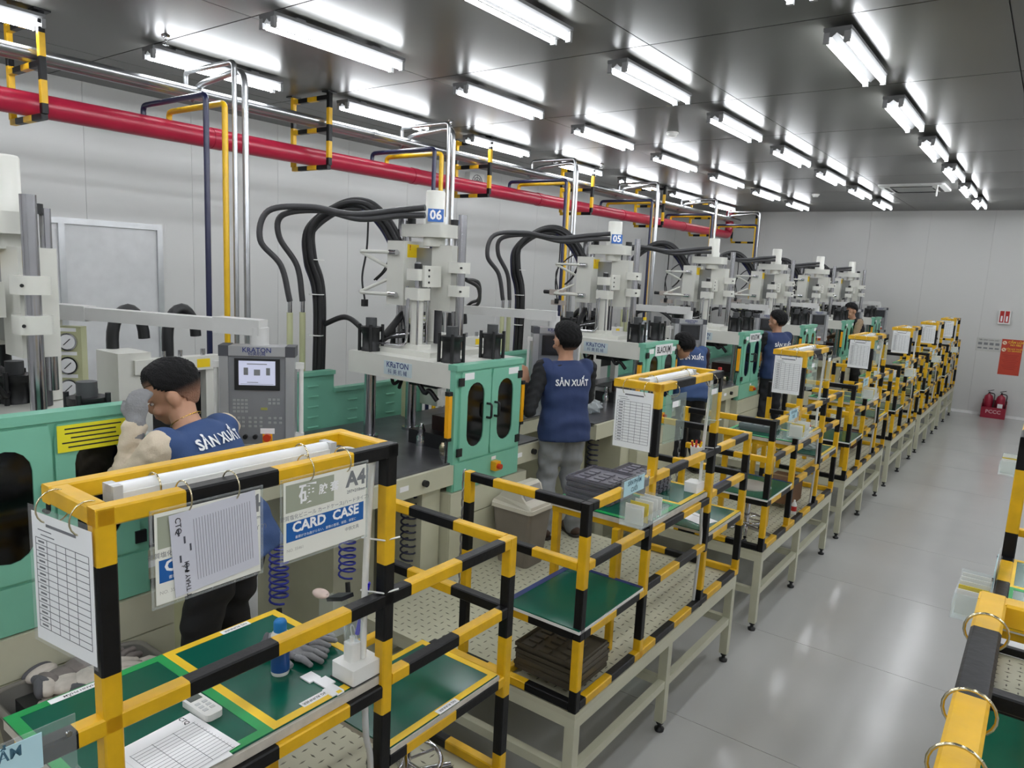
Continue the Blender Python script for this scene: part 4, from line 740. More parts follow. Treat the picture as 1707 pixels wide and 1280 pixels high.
# stools
def stool(x, y, label):
    r = root('stool', (x, y, .6), label, 'stool', 'round work stools'); MB().lathe((x, y, .6), [(0, .36), (.15, .36), (.155, .37), (.155, .395), (.14, .405), (0, .41)], 24, cap=False).build('seat', GREYP, r); MB().cyl((x, y, .66), (x, y, .96), .022, 14).build('gas_post', CHROME, r)
    MB().tube([(x+.13*math.cos(2*math.pi*i/24), y+.13*math.sin(2*math.pi*i/24), .74) for i in range(25)], .009, 8, cap=False).build('foot_ring', CHROME, r)
    for i in range(5):
        a_ = 2*math.pi*i/5; e = Vector((x+.19*math.cos(a_), y+.19*math.sin(a_), .65)); lg = MB().tube([(x, y, .68), e], [.018, .012], 8).build('leg', CHROME, r); MB().ell(e-UZ*.03, .02, .02, .021, None, 10, 6).build('caster', IRON, lg)
        MB().cyl((x, y, .74), (x+.13*math.cos(a_), y+.13*math.sin(a_), .74), .006, 6).build('ring_spoke', CHROME, r)
    return r
stool(-1.66, 1.72, 'chrome stool under the lower right shelf of the nearest frame'); stool(-1.66, SO[2]+.28, 'chrome stool on the third platform below its green shelf')
def chain(y, label):
    r = root('barrier_chain', (-2.13, y+.0, .9), label, 'chain', 'barrier chains')
    for i in range(13):
        c = Vector((-2.132, y+.0, 1.53-.045*i)); a_ = UX if i % 2 else UY
        MB().tube([c+a_*(.012*math.cos(t))+UZ*(.028*math.sin(t)) for t in [2*math.pi*j/14 for j in range(15)]], .0042, 6, cap=False).build('link', mat('zinc_chain', (170, 170, 172), .3, .9), r)
    return r
for k in range(1, 5): chain(SO[k]+.03, 'steel chain hanging on the back corner post of the %s guard frame' % ORD[k])
def coil(x, y, z0, z1, label, M, n=9):
    pts = [(x+.045*math.cos(2*math.pi*i/12), y+.045*math.sin(2*math.pi*i/12), z1+(z0-z1)*i/(12*n)) for i in range(12*n+1)]
    r = root('coiled_air_hose', (x, y, z0), label, 'air hose', 'coiled air hoses'); MB().tube(pts, .006, 6).build('coil', M, r); MB().tube(spline([pts[0], (x, y, z1+.05), (x-.03, y, 1.175)]), .006, 6).build('tail', M, r)
    MB().cyl((x+.03, y-.02, z0-.02), (x+.05, y-.03, z0-.10), .014, 8).build('blow_gun', IRON, r)
coil(-2.93, 2.10, .80, 1.12, 'blue coiled air hose hanging behind the two card cases', CABLEB); coil(-3.0, 2.60, .75, 1.12, 'blue coiled air hose hanging under the second press table', CABLEB); coil(-2.98, 3.06, .72, 1.12, 'dark coiled air hose under the table left of the trash bin', mat('dark_hose', (36, 38, 60), .4)); coil(-2.98, .775+2*PITCH-.55, .72, 1.12, 'dark coiled air hose beside the man in jeans', MATS['dark_hose'])
# trash bin and rag tub
r = root('trash_bin', (-2.63, 3.76, .6), 'grey swing-lid trash bin against the press base', 'trash bin')
def frustum(b, c, w0, l0, w1, l1, z0, z1, m=0, rr=.03):
    p0 = rrect(w0, l0, rr); p1 = rrect(w1, l1, rr); k = len(p0); vs_ = [(c[0]+p[0], c[1]+p[1], z0) for p in p0]+[(c[0]+p[0], c[1]+p[1], z1) for p in p1]
    b.add(vs_, [(i, (i+1) % k, (i+1) % k+k, i+k) for i in range(k)], m); return b.add(vs_, [list(range(k))[::-1], list(range(k, 2*k))], m)
frustum(MB(), (-2.63, 3.76), .24, .20, .31, .26, .6, .98).build('bin_body', mat('bin_grey', (128, 120, 112), .5), r); LID = mat('bin_lid', (206, 200, 186), .45)
frustum(MB(), (-2.63, 3.76), .33, .28, .325, .275, .975, 1.0).build('lid_rim', LID, r)
b = MB(); hx, hy = .155, .13; prof = [(-.155, 1.0), (-.15, 1.02), (-.11, 1.05), (-.08, 1.09), (-.03, 1.135), (.03, 1.14), (.06, 1.12), (.075, 1.07), (.11, 1.035), (.15, 1.02), (.155, 1.0)]
vs_ = [(-2.63+px, 3.76+s_*hy*(1 if z < 1.02 else .9), z) for s_ in (-1, 1) for px, z in prof]; k = len(prof)
b.add(vs_, [(i, i+1, i+1+k, i+k) for i in range(k-1)]+[list(range(k)), list(range(k, 2*k))[::-1]]); b.build('lid_hood', LID, r); MB().ob((-2.555, 3.76, 1.085), (.09, .2, .006), Vector((.45, 0, -.89)), UY, Vector((.89, 0, .45))).build('swing_flap', mat('bin_flap', (150, 146, 138), .4), r)
r = root('rag_tub', (-2.62, 1.07, .6), 'grey plastic tub holding used gloves at the left photo edge', 'tub'); TUB = mat('tub_grey', (92, 90, 84), .5)
b = MB(); o0, o1, i1, i0 = rrect(.26, .42, .05), rrect(.34, .52, .06), rrect(.31, .49, .05), rrect(.24, .40, .04); k = len(o0)
vs_ = [(-2.62+p[0], 1.07+p[1], z) for pl_, z in ((o0, .602), (o1, .95), (i1, .955), (i0, .63)) for p in pl_]
b.add(vs_, [(q*k+i, q*k+(i+1) % k, (q+1)*k+(i+1) % k, (q+1)*k+i) for q in range(3) for i in range(k)], 0, True); b.add(vs_, [list(range(k))[::-1], list(range(3*k, 4*k))]); b.build('tub_body', TUB, r)
MB().tube([(-2.62+p[0], 1.07+p[1], .952) for p in o1+o1[:1]], .012, 8, cap=False).build('tub_rim', mat('tub_rim_grey', (120, 116, 108), .5), r)
RAG = mat('rag_grey', (200, 192, 182), .9, var=.15, scale=20, bump=.4, bscale=40); RAGD = mat('rag_dark', (120, 112, 108), .9, var=.15, scale=20, bump=.4, bscale=40)
for i, (x, y, a, z, s_) in enumerate(((-2.66, 1.02, .3, .935, 1.5), (-2.58, 1.08, 1.2, .965, 1.6), (-2.64, 1.14, 2.2, .95, 1.5), (-2.56, .99, -.6, .93, 1.4), (-2.60, 1.18, .9, .935, 1.5), (-2.68, 1.08, 1.8, .975, 1.4))):
    glove(x, y, z, a, ['used pale glove at the wall side of the grey tub', 'used pale glove uppermost in the grey tub', 'used dark glove at the far end of the grey tub', 'used pale glove at the near end of the grey tub', 'used pale glove in the far corner of the grey tub', 'used dark glove heaped at the back of the grey tub'][i], RAG if i not in (2, 5) else RAGD, s_)
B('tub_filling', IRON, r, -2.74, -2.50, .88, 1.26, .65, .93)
# bottles and cans on presses
r = root('water_bottle', (-3.02, .775+2*PITCH+.32, 1.912), 'clear water bottle with yellow cap standing on the press platen', 'bottle'); c = (-3.02, .775+2*PITCH+.32, 1.912)
MB().lathe(c, [(.03, 0), (.033, .01), (.033, .12), (.028, .15), (.014, .18), (.014, .19)], 16).build('bottle_body', clear_mat('bottle_clear', (225, 232, 240), body=.25), r); MB().lathe(c, [(.0335, .05), (.0335, .10)], 16, cap=False).build('bottle_label', PAPER, r); MB().cyl((c[0], c[1], c[2]+.19), (c[0], c[1], c[2]+.215), .016, 12).build('cap', STYEL, r)
spray_can(-2.95, .775+3*PITCH-.35, 1.306, 'yellow lubricant spray can on the fourth press table', STYEL, mat('can_label', (90, 110, 60), .4), RED, .2, .03)
# ------------------------------------------------------------------ ceiling and wall fittings
r = root('ceiling_cassette', (-2.1, 13.7, ZC), 'square white air conditioner cassette in the ceiling', 'air conditioner'); CAS = mat('cassette_white', (206, 207, 205), .4)
b = MB(); o_, i_ = rrect(.95, .95, .05), rrect(.62, .62, .05); k = len(o_); vs_ = [(-2.1+p[0], 13.7+p[1], z) for pl_, z in ((o_, ZC), (o_, ZC-.03), (i_, ZC-.05)) for p in pl_]
b.add(vs_, [(q*k+i, q*k+(i+1) % k, (q+1)*k+(i+1) % k, (q+1)*k+i)[::-1] for q in range(2) for i in range(k)]); b.build('fascia', CAS, r); MB().plate((-2.1, 13.7, ZC-.045), UX, UY, rrect(.56, .56, .05), .02).build('intake_grille', mat('cassette_grey', (150, 152, 152), .5), r)
for dx, dy, wx, wy in ((.37, 0, .05, .6), (-.37, 0, .05, .6), (0, .37, .6, .05), (0, -.37, .6, .05)): MB().bx(-2.1+dx-wx/2, -2.1+dx+wx/2, 13.7+dy-wy/2, 13.7+dy+wy/2, ZC-.048, ZC-.036).build('air_outlet', IRON, r)
MB().cyl((-1.72, 13.25, ZC), (-1.72, 13.25, ZC-.2), .012, 8).build('drain_pipe', PLASTIC, r)
for i, (x, y) in enumerate(((-3.80, 8.05), (-3.83, 14.4))):
    r = root('smoke_detector', (x, y, ZC), ['white smoke detector on the ceiling, nearer the camera', 'white smoke detector on the ceiling near the back wall'][i], 'smoke detector', 'smoke detectors'); MB().lathe((x, y, ZC-.05), [(.0, 0), (.045, 0), (.055, .02), (.06, .05)], 18, cap=False).build('cover', PLASTIC, r); MB().lathe((x, y, ZC-.02), [(.07, 0), (.07, .02)], 18).build('mount', PLASTIC, r)
for i, (x, y) in enumerate(((-5.77, 3.12), (-5.83, 6.5), (-5.8, 9.9))):
    r = root('sprinkler_head', (x, y, ZC), 'chrome sprinkler head on the ceiling, %s of three by the red pipe' % ['nearest', 'middle', 'farthest'][i], 'sprinkler', 'sprinkler heads'); MB().lathe((x, y, ZC-.012), [(.035, .012), (.03, 0), (.012, 0)], 16, cap=False).build('escutcheon', CHROME, r); MB().lathe((x, y, ZC-.07), [(.022, 0), (.022, .003), (.006, .005), (.007, .03), (.012, .035), (.012, .06)], 12).build('nozzle', CHROME, r)
r = root('wall_fan', (XW, 9.62, 3.98), 'white square fan box high on the left wall above the red pipe', 'fan'); yf, zf = 9.62, 3.90
MB().bx(XW, XW+.10, yf-.19, yf+.19, zf-.16, zf+.16).build('housing', PLASTIC, r); MB().lathe((0, 0, 0), [(.13, 0), (.14, 0), (.14, .012), (.13, .012)], 20, cap=False)
for R_ in (.05, .09, .13): MB().tube([(XW+.105, yf+R_*math.cos(2*math.pi*i/20), zf+R_*math.sin(2*math.pi*i/20)) for i in range(21)], .006, 6, cap=False).build('grille_ring', GREYINK, r)
for i in range(4): a_ = math.pi*i/4; MB().cyl((XW+.106, yf-.13*math.cos(a_), zf-.13*math.sin(a_)), (XW+.106, yf+.13*math.cos(a_), zf+.13*math.sin(a_)), .004, 6).build('grille_spoke', GREYINK, r)
# back wall
EXR = mat('extinguisher_red', (150, 26, 52), .35)
r = root('extinguisher_stand', (-.74, 17.6, 0), 'dark red fire extinguisher stand lettered PCCC on the floor by the back wall', 'extinguisher stand'); 
MB().bx(-.95, -.53, 17.48, 17.72, 0, .03).build('tray', EXR, r); MB().bx(-.95, -.53, 17.48, 17.495, .03, .22).build('front_panel', EXR, r); MB().bx(-.95, -.53, 17.705, 17.72, .03, .35).build('back_panel', EXR, r)
for x in (-.95, -.54): MB().bx(x, x+.01, 17.495, 17.705, .03, .28).build('side_panel', EXR, r)
text('PCCC', .10, mat('faded_white', (220, 180, 185), .6), r, (-.74, 17.48, .13), UX, UZ, bold=.02)
for i, x in enumerate((-.85, -.64)):
    r = root('fire_extinguisher', (x, 17.6, .031), ['red fire extinguisher, the left one in the stand', 'red fire extinguisher with white label, the right one in the stand'][i], 'fire extinguisher', 'fire extinguishers')
    MB().lathe((x, 17.6, .031), [(.07, 0), (.08, .01), (.08, .36), (.065, .41), (.025, .44), (.025, .46)], 20).build('cylinder', EXR, r); MB().bx(x-.015, x+.015, 17.57, 17.63, .49, .52).build('valve', IRON, r); MB().ob((x+.02, 17.6, .55), (.11, .012, .02), Vector((.95, 0, .3)).normalized(), UZ, UY).build('lever', IRON, r)
    MB().tube(spline([(x+.02, 17.6, .50), (x+.09, 17.57, .48), (x+.095, 17.54, .36), (x+.09, 17.53, .2)]), .01, 8).build('hose', IRON, r)
    if i: MB().bx(x-.045, x+.045, 17.515, 17.519, .12, .30).build('label', PAPER, r)
c = Vector((-1.0, 17.786, 1.455)); o = MB().ob(c, (.44, .27, .004), UX, UZ, UY*-1).build('rules_poster', mat('poster_grey', (190, 190, 186), .6), None, c); tag(o, 'small white rules poster on the back wall left of the red notice', 'poster')
text('TIÊU LỆNH CHỮA CHÁY', .032, INK, o, c-UY*.003+UZ*.095, UX, UZ, bold=.01)
for i in range(4):
    for j in range(2): MB().ob(c-UY*.003+UX*(-.15+.1*i)+UZ*(.02-.09*j), (.07, .05-.02*j, .001), UX, UZ, UY*-1).build('picture', GREYINK, o)
c = Vector((-.60, 17.786, 1.24)); o = MB().ob(c, (.36, .72, .005), UX, UZ, UY*-1).build('fire_notice', mat('notice_red', (186, 62, 40), .5), None, c); tag(o, 'tall orange red no-fire notice with yellow lettering on the back wall', 'notice'); NY = mat('notice_letter', (240, 196, 60), .5)
text('CẤM LỬA', .062, NY, o, c-UY*.003+UZ*.30+UX*.06, UX, UZ, bold=.02); text('NO FIRE', .05, NY, o, c-UY*.003+UZ*.245+UX*.06, UX, UZ, bold=.02); text('CẤM HÚT THUỐC', .036, NY, o, c-UY*.003+UZ*.165+UX*.05, UX, UZ, bold=.02); text('NO SMOKING', .036, NY, o, c-UY*.003+UZ*.125+UX*.05, UX, UZ, bold=.02)
for z in (.285, .145): MB().cyl(c-UY*.003+UZ*z-UX*.13, c-UY*.005+UZ*z-UX*.13, .038, 20).build('symbol_disc', mat('notice_cream', (230, 210, 180), .5), o); MB().ob(c-UY*.006+UZ*z-UX*.13, (.05, .012, .001), Vector((.8, 0, -.6)), Vector((.6, 0, .8)), UY*-1).build('symbol_bar', RED, o)
for i in range(9): MB().ob(c-UY*.003+UZ*(.04-.035*i), (.28-.05*(i % 3), .01, .0008), UX, UZ, UY*-1).build('printed_line', mat('notice_line', (160, 40, 28), .5), o)
r = root('hammer_box', (-.80, 17.79, 1.9), 'small red and white emergency box high on the back wall', 'box'); MB().bx(-.90, -.70, 17.72, 17.79, 1.90, 2.17).build('case', PLASTIC, r)
for x in (-.88, -.79): MB().bx(x, x+.07, 17.712, 17.72, 1.93, 2.16).build('red_panel', RED, r); MB().bx(x+.02, x+.05, 17.708, 17.712, 1.95, 2.06).build('clear_slot', PAPER, r)
# ------------------------------------------------------------------ workers
def remesh(mb, name, M, parent, voxel=.011, smooth=4, fold=None):
    me = bpy.data.meshes.new('tmp'); me.from_pydata([v-ORG[parent] for v in mb.v], [], mb.f); me.update()
    ob = bpy.data.objects.new('tmp', me)
    md = ob.modifiers.new('r', 'REMESH'); md.mode = 'VOXEL'; md.voxel_size = voxel; md.use_smooth_shade = True
    s = ob.modifiers.new('s', 'SMOOTH'); s.iterations = smooth; s.factor = .5
    m2 = evaluated(ob)
    bpy.data.objects.remove(ob); bpy.data.meshes.remove(me)
    m2.materials.clear(); m2.materials.append(M); m2.name = name
    m2.polygons.foreach_set('use_smooth', [True]*len(m2.polygons)); m2.polygons.foreach_set('material_index', [0]*len(m2.polygons))
    if fold:
        amp, fr = fold; m2.update(); out = []
        nl = [v.normal.copy() for v in m2.vertices]
        for v, nn in zip(m2.vertices, nl):
            p = v.co; q = p+nn*amp*(math.sin(fr*p.z+3*math.sin(fr*.35*p.x+1)+2*math.sin(fr*.3*p.y))+.6*math.sin(fr*1.7*p.z-fr*.6*p.x+2*math.sin(fr*.4*p.y))); out += q[:]
        m2.vertices.foreach_set('co', out)
    m2.update(); o = bpy.data.objects.new(name, m2); COL.objects.link(o); o.parent = parent; ORG[o] = ORG[parent]
    return o
def loft(mb, rings, n=18):      # rings: (centre, right vec, forward vec, rx, ry)
    vs_ = []
    for c, u, v, rx, ry in rings:
        for j in range(n):
            a = 2*math.pi*j/n; ca, sa = math.cos(a), math.sin(a)
            vs_.append(c+u*rx*math.copysign(abs(ca)**.85, ca)+v*ry*math.copysign(abs(sa)**.85, sa))
    k = len(rings)
    mb.add(vs_, [(i*n+j, i*n+(j+1) % n, (i+1)*n+(j+1) % n, (i+1)*n+j) for i in range(k-1) for j in range(n)]+[list(range(n))[::-1], list(range((k-1)*n, k*n))])
def limb(mb, pts, rs, n=12):
    pts = [Vector(p) for p in pts]; mb.tube(pts, list(rs), n)
    for p, r in zip(pts, rs): mb.ell(p, r, r, r, None, 12, 8)
def hand(mb, w, d, nrm, curl=.4, side=1, g=0.):
    w = Vector(w); d = Vector(d).normalized(); nrm = Vector(nrm); nrm = (nrm-d*nrm.dot(d)).normalized(); s = d.cross(nrm)*side
    M = Matrix((s, d, nrm)).transposed()
    mb.ell(w+d*.045, .040+g, .050+g, .016+g, M, 14, 8); mb.ell(w+d*.012, .028+g, .03+g, .02+g, M, 12, 8)
    for i, (o, L) in enumerate(((-.030, .062), (-.010, .074), (.010, .070), (.029, .056))):
        p0 = w+d*.08+s*o; q = p0; dd = d.copy(); pts = [w+d*.05+s*o*.8, p0]
        for f in (.45, .32, .23):
            dd = (dd*math.cos(curl)+nrm*math.sin(curl)).normalized(); q = q+dd*L*f; pts.append(q)
        limb(mb, pts, [.0098+g, .0095+g, .009+g, .0082+g, .007+g], 8)
    limb(mb, [w+d*.02-s*.025, w+d*.045-s*.052+nrm*.01, w+d*.072-s*.058+nrm*.022], [.013+g, .0105+g, .0085+g], 8)
HAIRMIX = mat('cropped_hair', (13, 12, 13), .65, bump=.6, bscale=180, var=.3, spec=.25)
_nt = HAIRMIX.node_tree; _at = _nt.nodes.new('ShaderNodeAttribute'); _at.attribute_name = 'hair_density'; _nz = _nt.nodes.new('ShaderNodeTexNoise'); _nz.inputs['Scale'].default_value = 260
_ad = _nt.nodes.new('ShaderNodeMath'); _ad.operation = 'MULTIPLY_ADD'; _ad.inputs[1].default_value = .35; _nt.links.new(_nz.outputs['Fac'], _ad.inputs[0]); _nt.links.new(_at.outputs['Fac'], _ad.inputs[2])
_rp = _nt.nodes.new('ShaderNodeValToRGB'); _rp.color_ramp.elements[0].position = .18; _rp.color_ramp.elements[0].color = (*lin((150, 112, 92)), 1); _rp.color_ramp.elements[1].position = .62; _rp.color_ramp.elements[1].color = (*lin((14, 13, 14)), 1)
_nt.links.new(_ad.outputs[0], _rp.inputs['Fac']); _nt.links.new(_rp.outputs['Color'], _nt.nodes['Principled BSDF'].inputs['Base Color'])
def person(base, facing, head_dir, head_tilt, lean, joints, cols, label, squat=0., letters=True, H=1.0, loose=1., letter_t=.34):
    base = Vector(base); f = Vector(facing).normalized(); rt = Vector((f.y, -f.x, 0)); up = UZ
    r = root('person', base, label, 'person', 'workers at the presses')
    P = lambda a, b, c: base+rt*a*H+f*b*H+up*c*H
    hipz = .84-squat; pel = P(0, -.02-lean*.05, hipz+.02)
    sp = (up*math.cos(lean)+f*math.sin(lean)).normalized(); sf = (f*math.cos(lean)-up*math.sin(lean)).normalized()
    S = lambda t, off=0.: pel+sp*t*H+sf*off*H
    neck = S(.50); hc = neck+(up*math.cos(lean*.8+.1)+f*math.sin(lean*.8+.1))*.145*H
    if 'head' in joints: hc = Vector(joints['head'])
    hf = Vector(head_dir).normalized(); hr = Vector((hf.y, -hf.x, 0)).normalized(); hfw = (hf*math.cos(head_tilt)-up*math.sin(head_tilt)).normalized(); hu = hr.cross(hfw)
    HS = H*1.1; HM = Matrix((hr, hfw, hu)).transposed()*1.1; h = lambda a, b, c: hc+hr*a*HS+hfw*b*HS+hu*c*HS
    sh = {s: S(.445)+rt*.186*s*H for s in (-1, 1)}
    el = {s: Vector(joints['elbow'][s]) if s in joints.get('elbow', {}) else sh[s]+(rt*s*.06-up*.25+f*.10)*H for s in (-1, 1)}
    wr = {s: Vector(joints['wrist'][s]) if s in joints.get('wrist', {}) else el[s]+(f*.21-up*.06-rt*s*.06)*H for s in (-1, 1)}
    hd = {s: Vector(joints['hand'][s]) if s in joints.get('hand', {}) else (wr[s]-el[s]) for s in (-1, 1)}
    hip = {s: pel+rt*.085*s*H for s in (-1, 1)}; kn = {s: P(.095*s, .03+squat*.5, .45-squat*.4) for s in (-1, 1)}; an = {s: P(.105*s+(.02*s), -.03, .085) for s in (-1, 1)}
    # body: one continuous surface
    b = MB()
    tors = [(0.0-.06, .155, .105), (0.02, .165, .112), (.14, .155, .102), (.28, .172, .114), (.40, .180, .108), (.455, .145, .088), (.495, .068, .062)]
    def torso(mb, g, t0=-1, t1=9): loft(mb, [(S(t), rt, sf, (rx+g)*H, (ry+g)*H) for t, rx, ry in tors if t0 <= t <= t1])
    torso(b, 0)
    limb(b, [S(.44), neck+(hc-neck)*.3, hc-hu*.03*H-hfw*.015*H], [.064*H, .055*H, .055*H])
    b.ell(h(0, -.008, .025), .074*H, .092*H, .092*H, HM); b.ell(h(0, .012, -.035), .060*H, .070*H, .072*H, HM); b.ell(h(0, .045, -.078), .034*H, .034*H, .026*H, HM)
    b.ell(h(0, .088, -.022), .013*H, .020*H, .024*H, HM); b.ell(h(0, .078, -.058), .026*H, .016*H, .014*H, HM)
    for s in (-1, 1):
        b.ell(h(.081*s, -.012, -.008), .015*H, .024*H, .034*H, HM); b.ell(h(.04*s, .066, -.035), .022*H, .018*H, .018*H, HM); b.ell(h(.032*s, .076, .012), .022*H, .012*H, .008*H, HM)
        limb(b, [sh[s], el[s], wr[s]], [.056*H, .043*H, .029*H])
        limb(b, [hip[s], kn[s], an[s]], [.088*H, .058*H, .042*H]); limb(b, [an[s]-up*.04*H, an[s]+f*.12*H-up*.05*H], [.035*H, .03*H])
        nr = {1: -rt, -1: rt}[s] if s not in joints.get('palm', {}) else Vector(joints['palm'][s])
        if not (cols.get('glove')): hand(b, wr[s], hd[s], nr, joints.get('curl', {}).get(s, .45), s)
    remesh(b, 'body', cols['skin'], r, .0085, 3)
    if cols.get('glove'):
        for s in (-1, 1):
            g = MB(); nr = {1: -rt, -1: rt}[s] if s not in joints.get('palm', {}) else Vector(joints['palm'][s])
            hand(g, wr[s], hd[s], nr, joints.get('curl', {}).get(s, .45), s, .004); limb(g, [wr[s]-hd[s].normalized()*.05, wr[s]], [.034, .036]); remesh(g, 'glove', cols['glove'], r, .008, 3, (.0012, 90))
    # eyes, brows, mouth
    for s in (-1, 1):
        MB().ell(h(.031*s, .073, -.003), .011*H, .006*H, .0055*H, HM, 10, 6).build('eye', mat('eye_white', (225, 222, 216), .3), r); MB().ell(h(.031*s, .0785, -.003), .005*H, .003*H, .005*H, HM, 8, 6).build('iris', INK, r); MB().ell(h(.032*s, .081, .018), .019*H, .006*H, .004*H, HM, 10, 6).build('eyebrow', cols['hair'], r)
    MB().ell(h(0, .088, -.059), .019*H, .005*H, .005*H, HM, 10, 6).build('mouth', mat('lips', (150, 88, 78), .5), r)
    # hair: a shell that thins out to the hairline, longer on top
    n, k = 64, 44
    def cap(name, keep, dense, t0, t1, rough):
        vs_ = []; kp = []; de = []; rnd = random.Random(5)
        for i in range(k+1):
            a = math.pi*i/k
            for j in range(n):
                c_ = 2*math.pi*j/n; d = Vector((math.sin(a)*math.cos(c_), math.sin(a)*math.sin(c_), math.cos(a))); e = keep(d); g = max(0, min(1, dense(d)))
                t = t0+(t1-t0)*g+rough*math.sin(17*c_+5*math.sin(7*a))*math.sin(a)*g+rnd.uniform(-1, 1)*rough*.35*g
                vs_.append(h(d.x*(.075+t), -.008+d.y*(.093+t), .025+d.z*(.093+t) - (.02*max(0, -d.z) if d.y < 0 else 0))); kp.append(e > 0); de.append(g)
        fs_ = [q for q in [(i*n+j, (i+1)*n+j, (i+1)*n+(j+1) % n, i*n+(j+1) % n) for i in range(k) for j in range(n)] if sum(kp[x] for x in q) >= 3]
        hm = MB(); hm.add(vs_, fs_, 0, True); ho = hm.build(name, HAIRMIX, r); at_ = ho.data.attributes.new('hair_density', 'FLOAT', 'POINT'); at_.data.foreach_set('value', de)
        md = ho.modifiers.new('solid', 'SOLIDIFY'); md.thickness = .006; md.offset = -1
    def full(d):
        if d.y > .5: return d.z-(.34+.1*abs(d.x))
        if d.y > .05: return d.z-(.02+(.5-.05)*0+(d.y-.05)*.7)
        if d.y > -.35: return d.z+.05+(.05-d.y)*.9
        return d.z+.78
    if cols.get('fade'): cap('hair', full, lambda d: (full(d)*2.2 if d.y > .4 else (d.z+.42)*1.15), .0006, .022, .004)
    else: cap('hair', full, lambda d: full(d)*1.7+.05, .0008, .024, .0055)
    # clothes
    t = MB()
    for s in (-1, 1): limb(t, [sh[s]+rt*s*.005, el[s], wr[s]-(wr[s]-el[s]).normalized()*.025], [.067*H*loose, .055*H*loose*1.05, .045*H*loose])
    torso(t, .006, .1); remesh(t, 'shirt', cols['shirt'], r, .011, 3, (.0024, 95))
    t = MB(); loft(t, [(S(-.10), rt, sf, .206*H, .158*H), (S(-.04), rt, sf, .204*H, .155*H), (S(.06), rt, sf, .196*H, .146*H)]+[(S(q), rt, sf, (a_+.022)*H, (b_+.022)*H) for q, a_, b_ in tors[2:6]])
    loft(t, [(S(.455), rt, sf, .155*H, .10*H), (S(.50), rt, sf, .088*H, .078*H)])
    for s in (-1, 1): t.ell(sh[s]-sp*.002-rt*s*.022, .066*H, .086*H, .076*H, Matrix((rt, sf, sp)).transposed())
    ve = remesh(t, 'vest', cols['vest'], r, .012, 5, (.003, 38))
    t = MB(); loft(t, [(S(-.05), rt, sf, .165*H, .122*H), (S(.06), rt, sf, .168*H, .122*H)])
    for s in (-1, 1): limb(t, [hip[s], (hip[s]+kn[s])/2, kn[s], an[s]+up*.10*H, an[s]-up*.02*H], [.105*H, .092*H, .078*H, .070*H, .072*H])
    remesh(t, 'trousers', cols['trousers'], r, .012, 3, (.005, 42))
    for s in (-1, 1):
        q = MB(); c0 = an[s].copy(); c0.z = base.z; limb(q, [c0+up*.042+f*-.035, c0+up*.038+f*.06, c0+up*.034+f*.13], [.042, .042, .036]); so = remesh(q, 'shoe', cols['shoes'], r, .009, 3)
        MB().plate(c0+f*.045+up*.001, rt, f, rrect(.085, .26, .04, 6), .016).build('sole', mat('shoe_sole', (60, 55, 52), .7), so)
    if letters:
        bv = BVHTree.FromPolygons([v.co+ORG[r] for v in ve.data.vertices], [list(p.vertices) for p in ve.data.polygons])
        lt = text('SẢN XUẤT', .062, mat('vest_letters', (236, 238, 240), .6), ve, (0, 0, 0), UX, UZ, bold=.03, loc=(0, 0, 0), squash=.82)
        cc = S(letter_t)-sf*.4
        for v in lt.data.vertices:
            p = cc+rt*v.co.x+sp*v.co.z; hit = bv.ray_cast(p, sf)
            q = hit[0]-sf*.008 if hit[0] else p+sf*.28
            v.co = q-ORG[r]
        ORG[lt] = ORG[r]; lt.location = (0, 0, 0)
    return r
HAIR = mat('black_hair', (13, 12, 13), .65, bump=.6, bscale=180, var=.3, spec=.25); VEST = mat('navy_vest', (48, 74, 120), .75, var=.06, scale=5, bump=.15, bscale=200)
VESTD = mat('navy_vest_deep', (38, 56, 98), .75, var=.06, scale=5, bump=.15, bscale=200); BEIGE = mat('beige_sleeve', (206, 192, 170), .85, bump=.15, bscale=160); BLACKS = mat('black_sleeve', (24, 26, 30), .8, bump=.15, bscale=160)
BPANT = mat('black_trousers', (20, 20, 23), .85); JEAN = mat('grey_jeans', (138, 141, 144), .85, var=.12, scale=9, bump=.2, bscale=240); DPANT = mat('dark_trousers', (32, 33, 40), .85)
SKIN = mat('skin', (186, 140, 112), .5, var=.05, scale=12); BROWNS = mat('brown_shoe', (74, 56, 48), .6); BSHOE = mat('black_shoe', (26, 25, 26), .5)
ZD = .6005
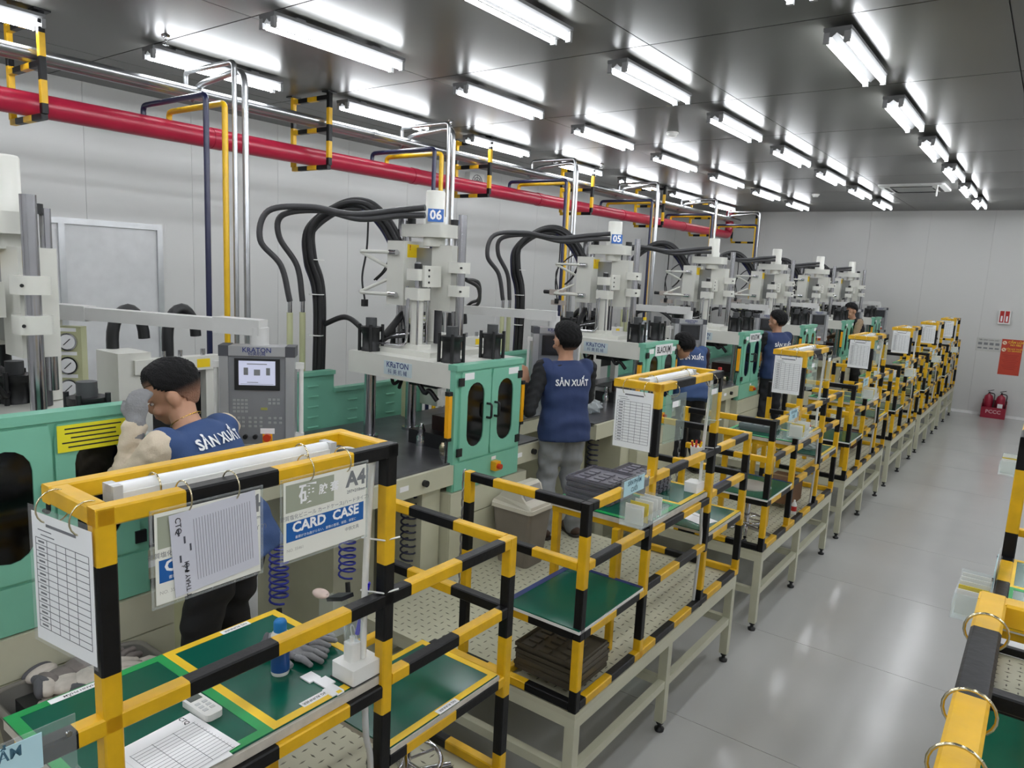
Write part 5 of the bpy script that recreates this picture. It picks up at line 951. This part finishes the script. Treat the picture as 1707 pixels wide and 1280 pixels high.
p1_ = person((-2.53, 1.56, ZD), (-.93, -.37, 0), (-.60, -.80, 0), .42, .42, {'head': (-2.775, 1.495, 1.945), 'elbow': {-1: (-2.735, 1.262, 1.645), 1: (-2.88, 1.72, 1.62)}, 'wrist': {-1: (-2.70, 1.31, 1.868), 1: (-3.0, 1.55, 1.60)}, 'hand': {-1: Vector((-.1, .12, .9))}, 'palm': {-1: Vector((-.6, .75, .1))}, 'curl': {-1: .75}},
       dict(skin=SKIN, hair=HAIR, shirt=BEIGE, vest=VEST, trousers=BPANT, shoes=BSHOE, glove=GLOVEM, fade=True), 'person in navy vest and beige sleeves bent over the nearest press, gloved hand raised', loose=1.06, H=.97, squat=.045, letter_t=.40)
MB().tube([Vector((-2.705, 1.508, 1.852))+.062*(math.cos(a)*Vector((.37, -.93, 0))+math.sin(a)*Vector((.75, .3, .55))) for a in [2*math.pi*i/24 for i in range(25)]], .0022, 6, cap=False).build('necklace', mat('gold', (220, 180, 90), .25, 1.), p1_)
person((-2.72, 4.34, ZD), (-.84, .54, 0), (-.93, .36, 0), .14, .08, {'elbow': {-1: (-2.835, 4.07, 1.545)}, 'wrist': {-1: (-2.925, 4.15, 1.70)}, 'hand': {-1: Vector((-.25, .1, .9))}, 'palm': {-1: Vector((-.9, .3, -.1))}, 'curl': {-1: .15}},
       dict(skin=SKIN, hair=HAIR, shirt=BLACKS, vest=VESTD, trousers=JEAN, shoes=BROWNS), 'person in navy vest and grey jeans touching the control pendant', H=.945)
person((-2.78, 6.72, ZD), (-.70, .71, 0), (-.92, .38, 0), .35, .42, {'head': (-2.83, 6.62, 1.845)}, dict(skin=SKIN, hair=HAIR, shirt=mat('maroon_sleeve', (46, 26, 30), .8), vest=VEST, trousers=BPANT, shoes=BSHOE), 'person in navy vest behind the second guard frame, beside the BLACK sign', H=.93)
person((-2.72, 9.20, ZD), (-.86, .5, 0), (-.95, .2, 0), .15, .06, {}, dict(skin=SKIN, hair=HAIR, shirt=BLACKS, vest=VESTD, trousers=DPANT, shoes=BSHOE), 'person in navy vest and black sleeves standing right of the VIOLET sign', H=.95)
person((-2.80, 14.25, ZD), (-.7, -.7, 0), (-.6, -.8, 0), .35, .35, {}, dict(skin=SKIN, hair=HAIR, shirt=mat('tan_sleeve', (150, 130, 105), .85), vest=mat('black_vest', (24, 25, 30), .8), trousers=BPANT, shoes=BSHOE), 'farthest person in dark clothes bending between the last presses', letters=False)

bpy.data.scenes.remove(BENCH)
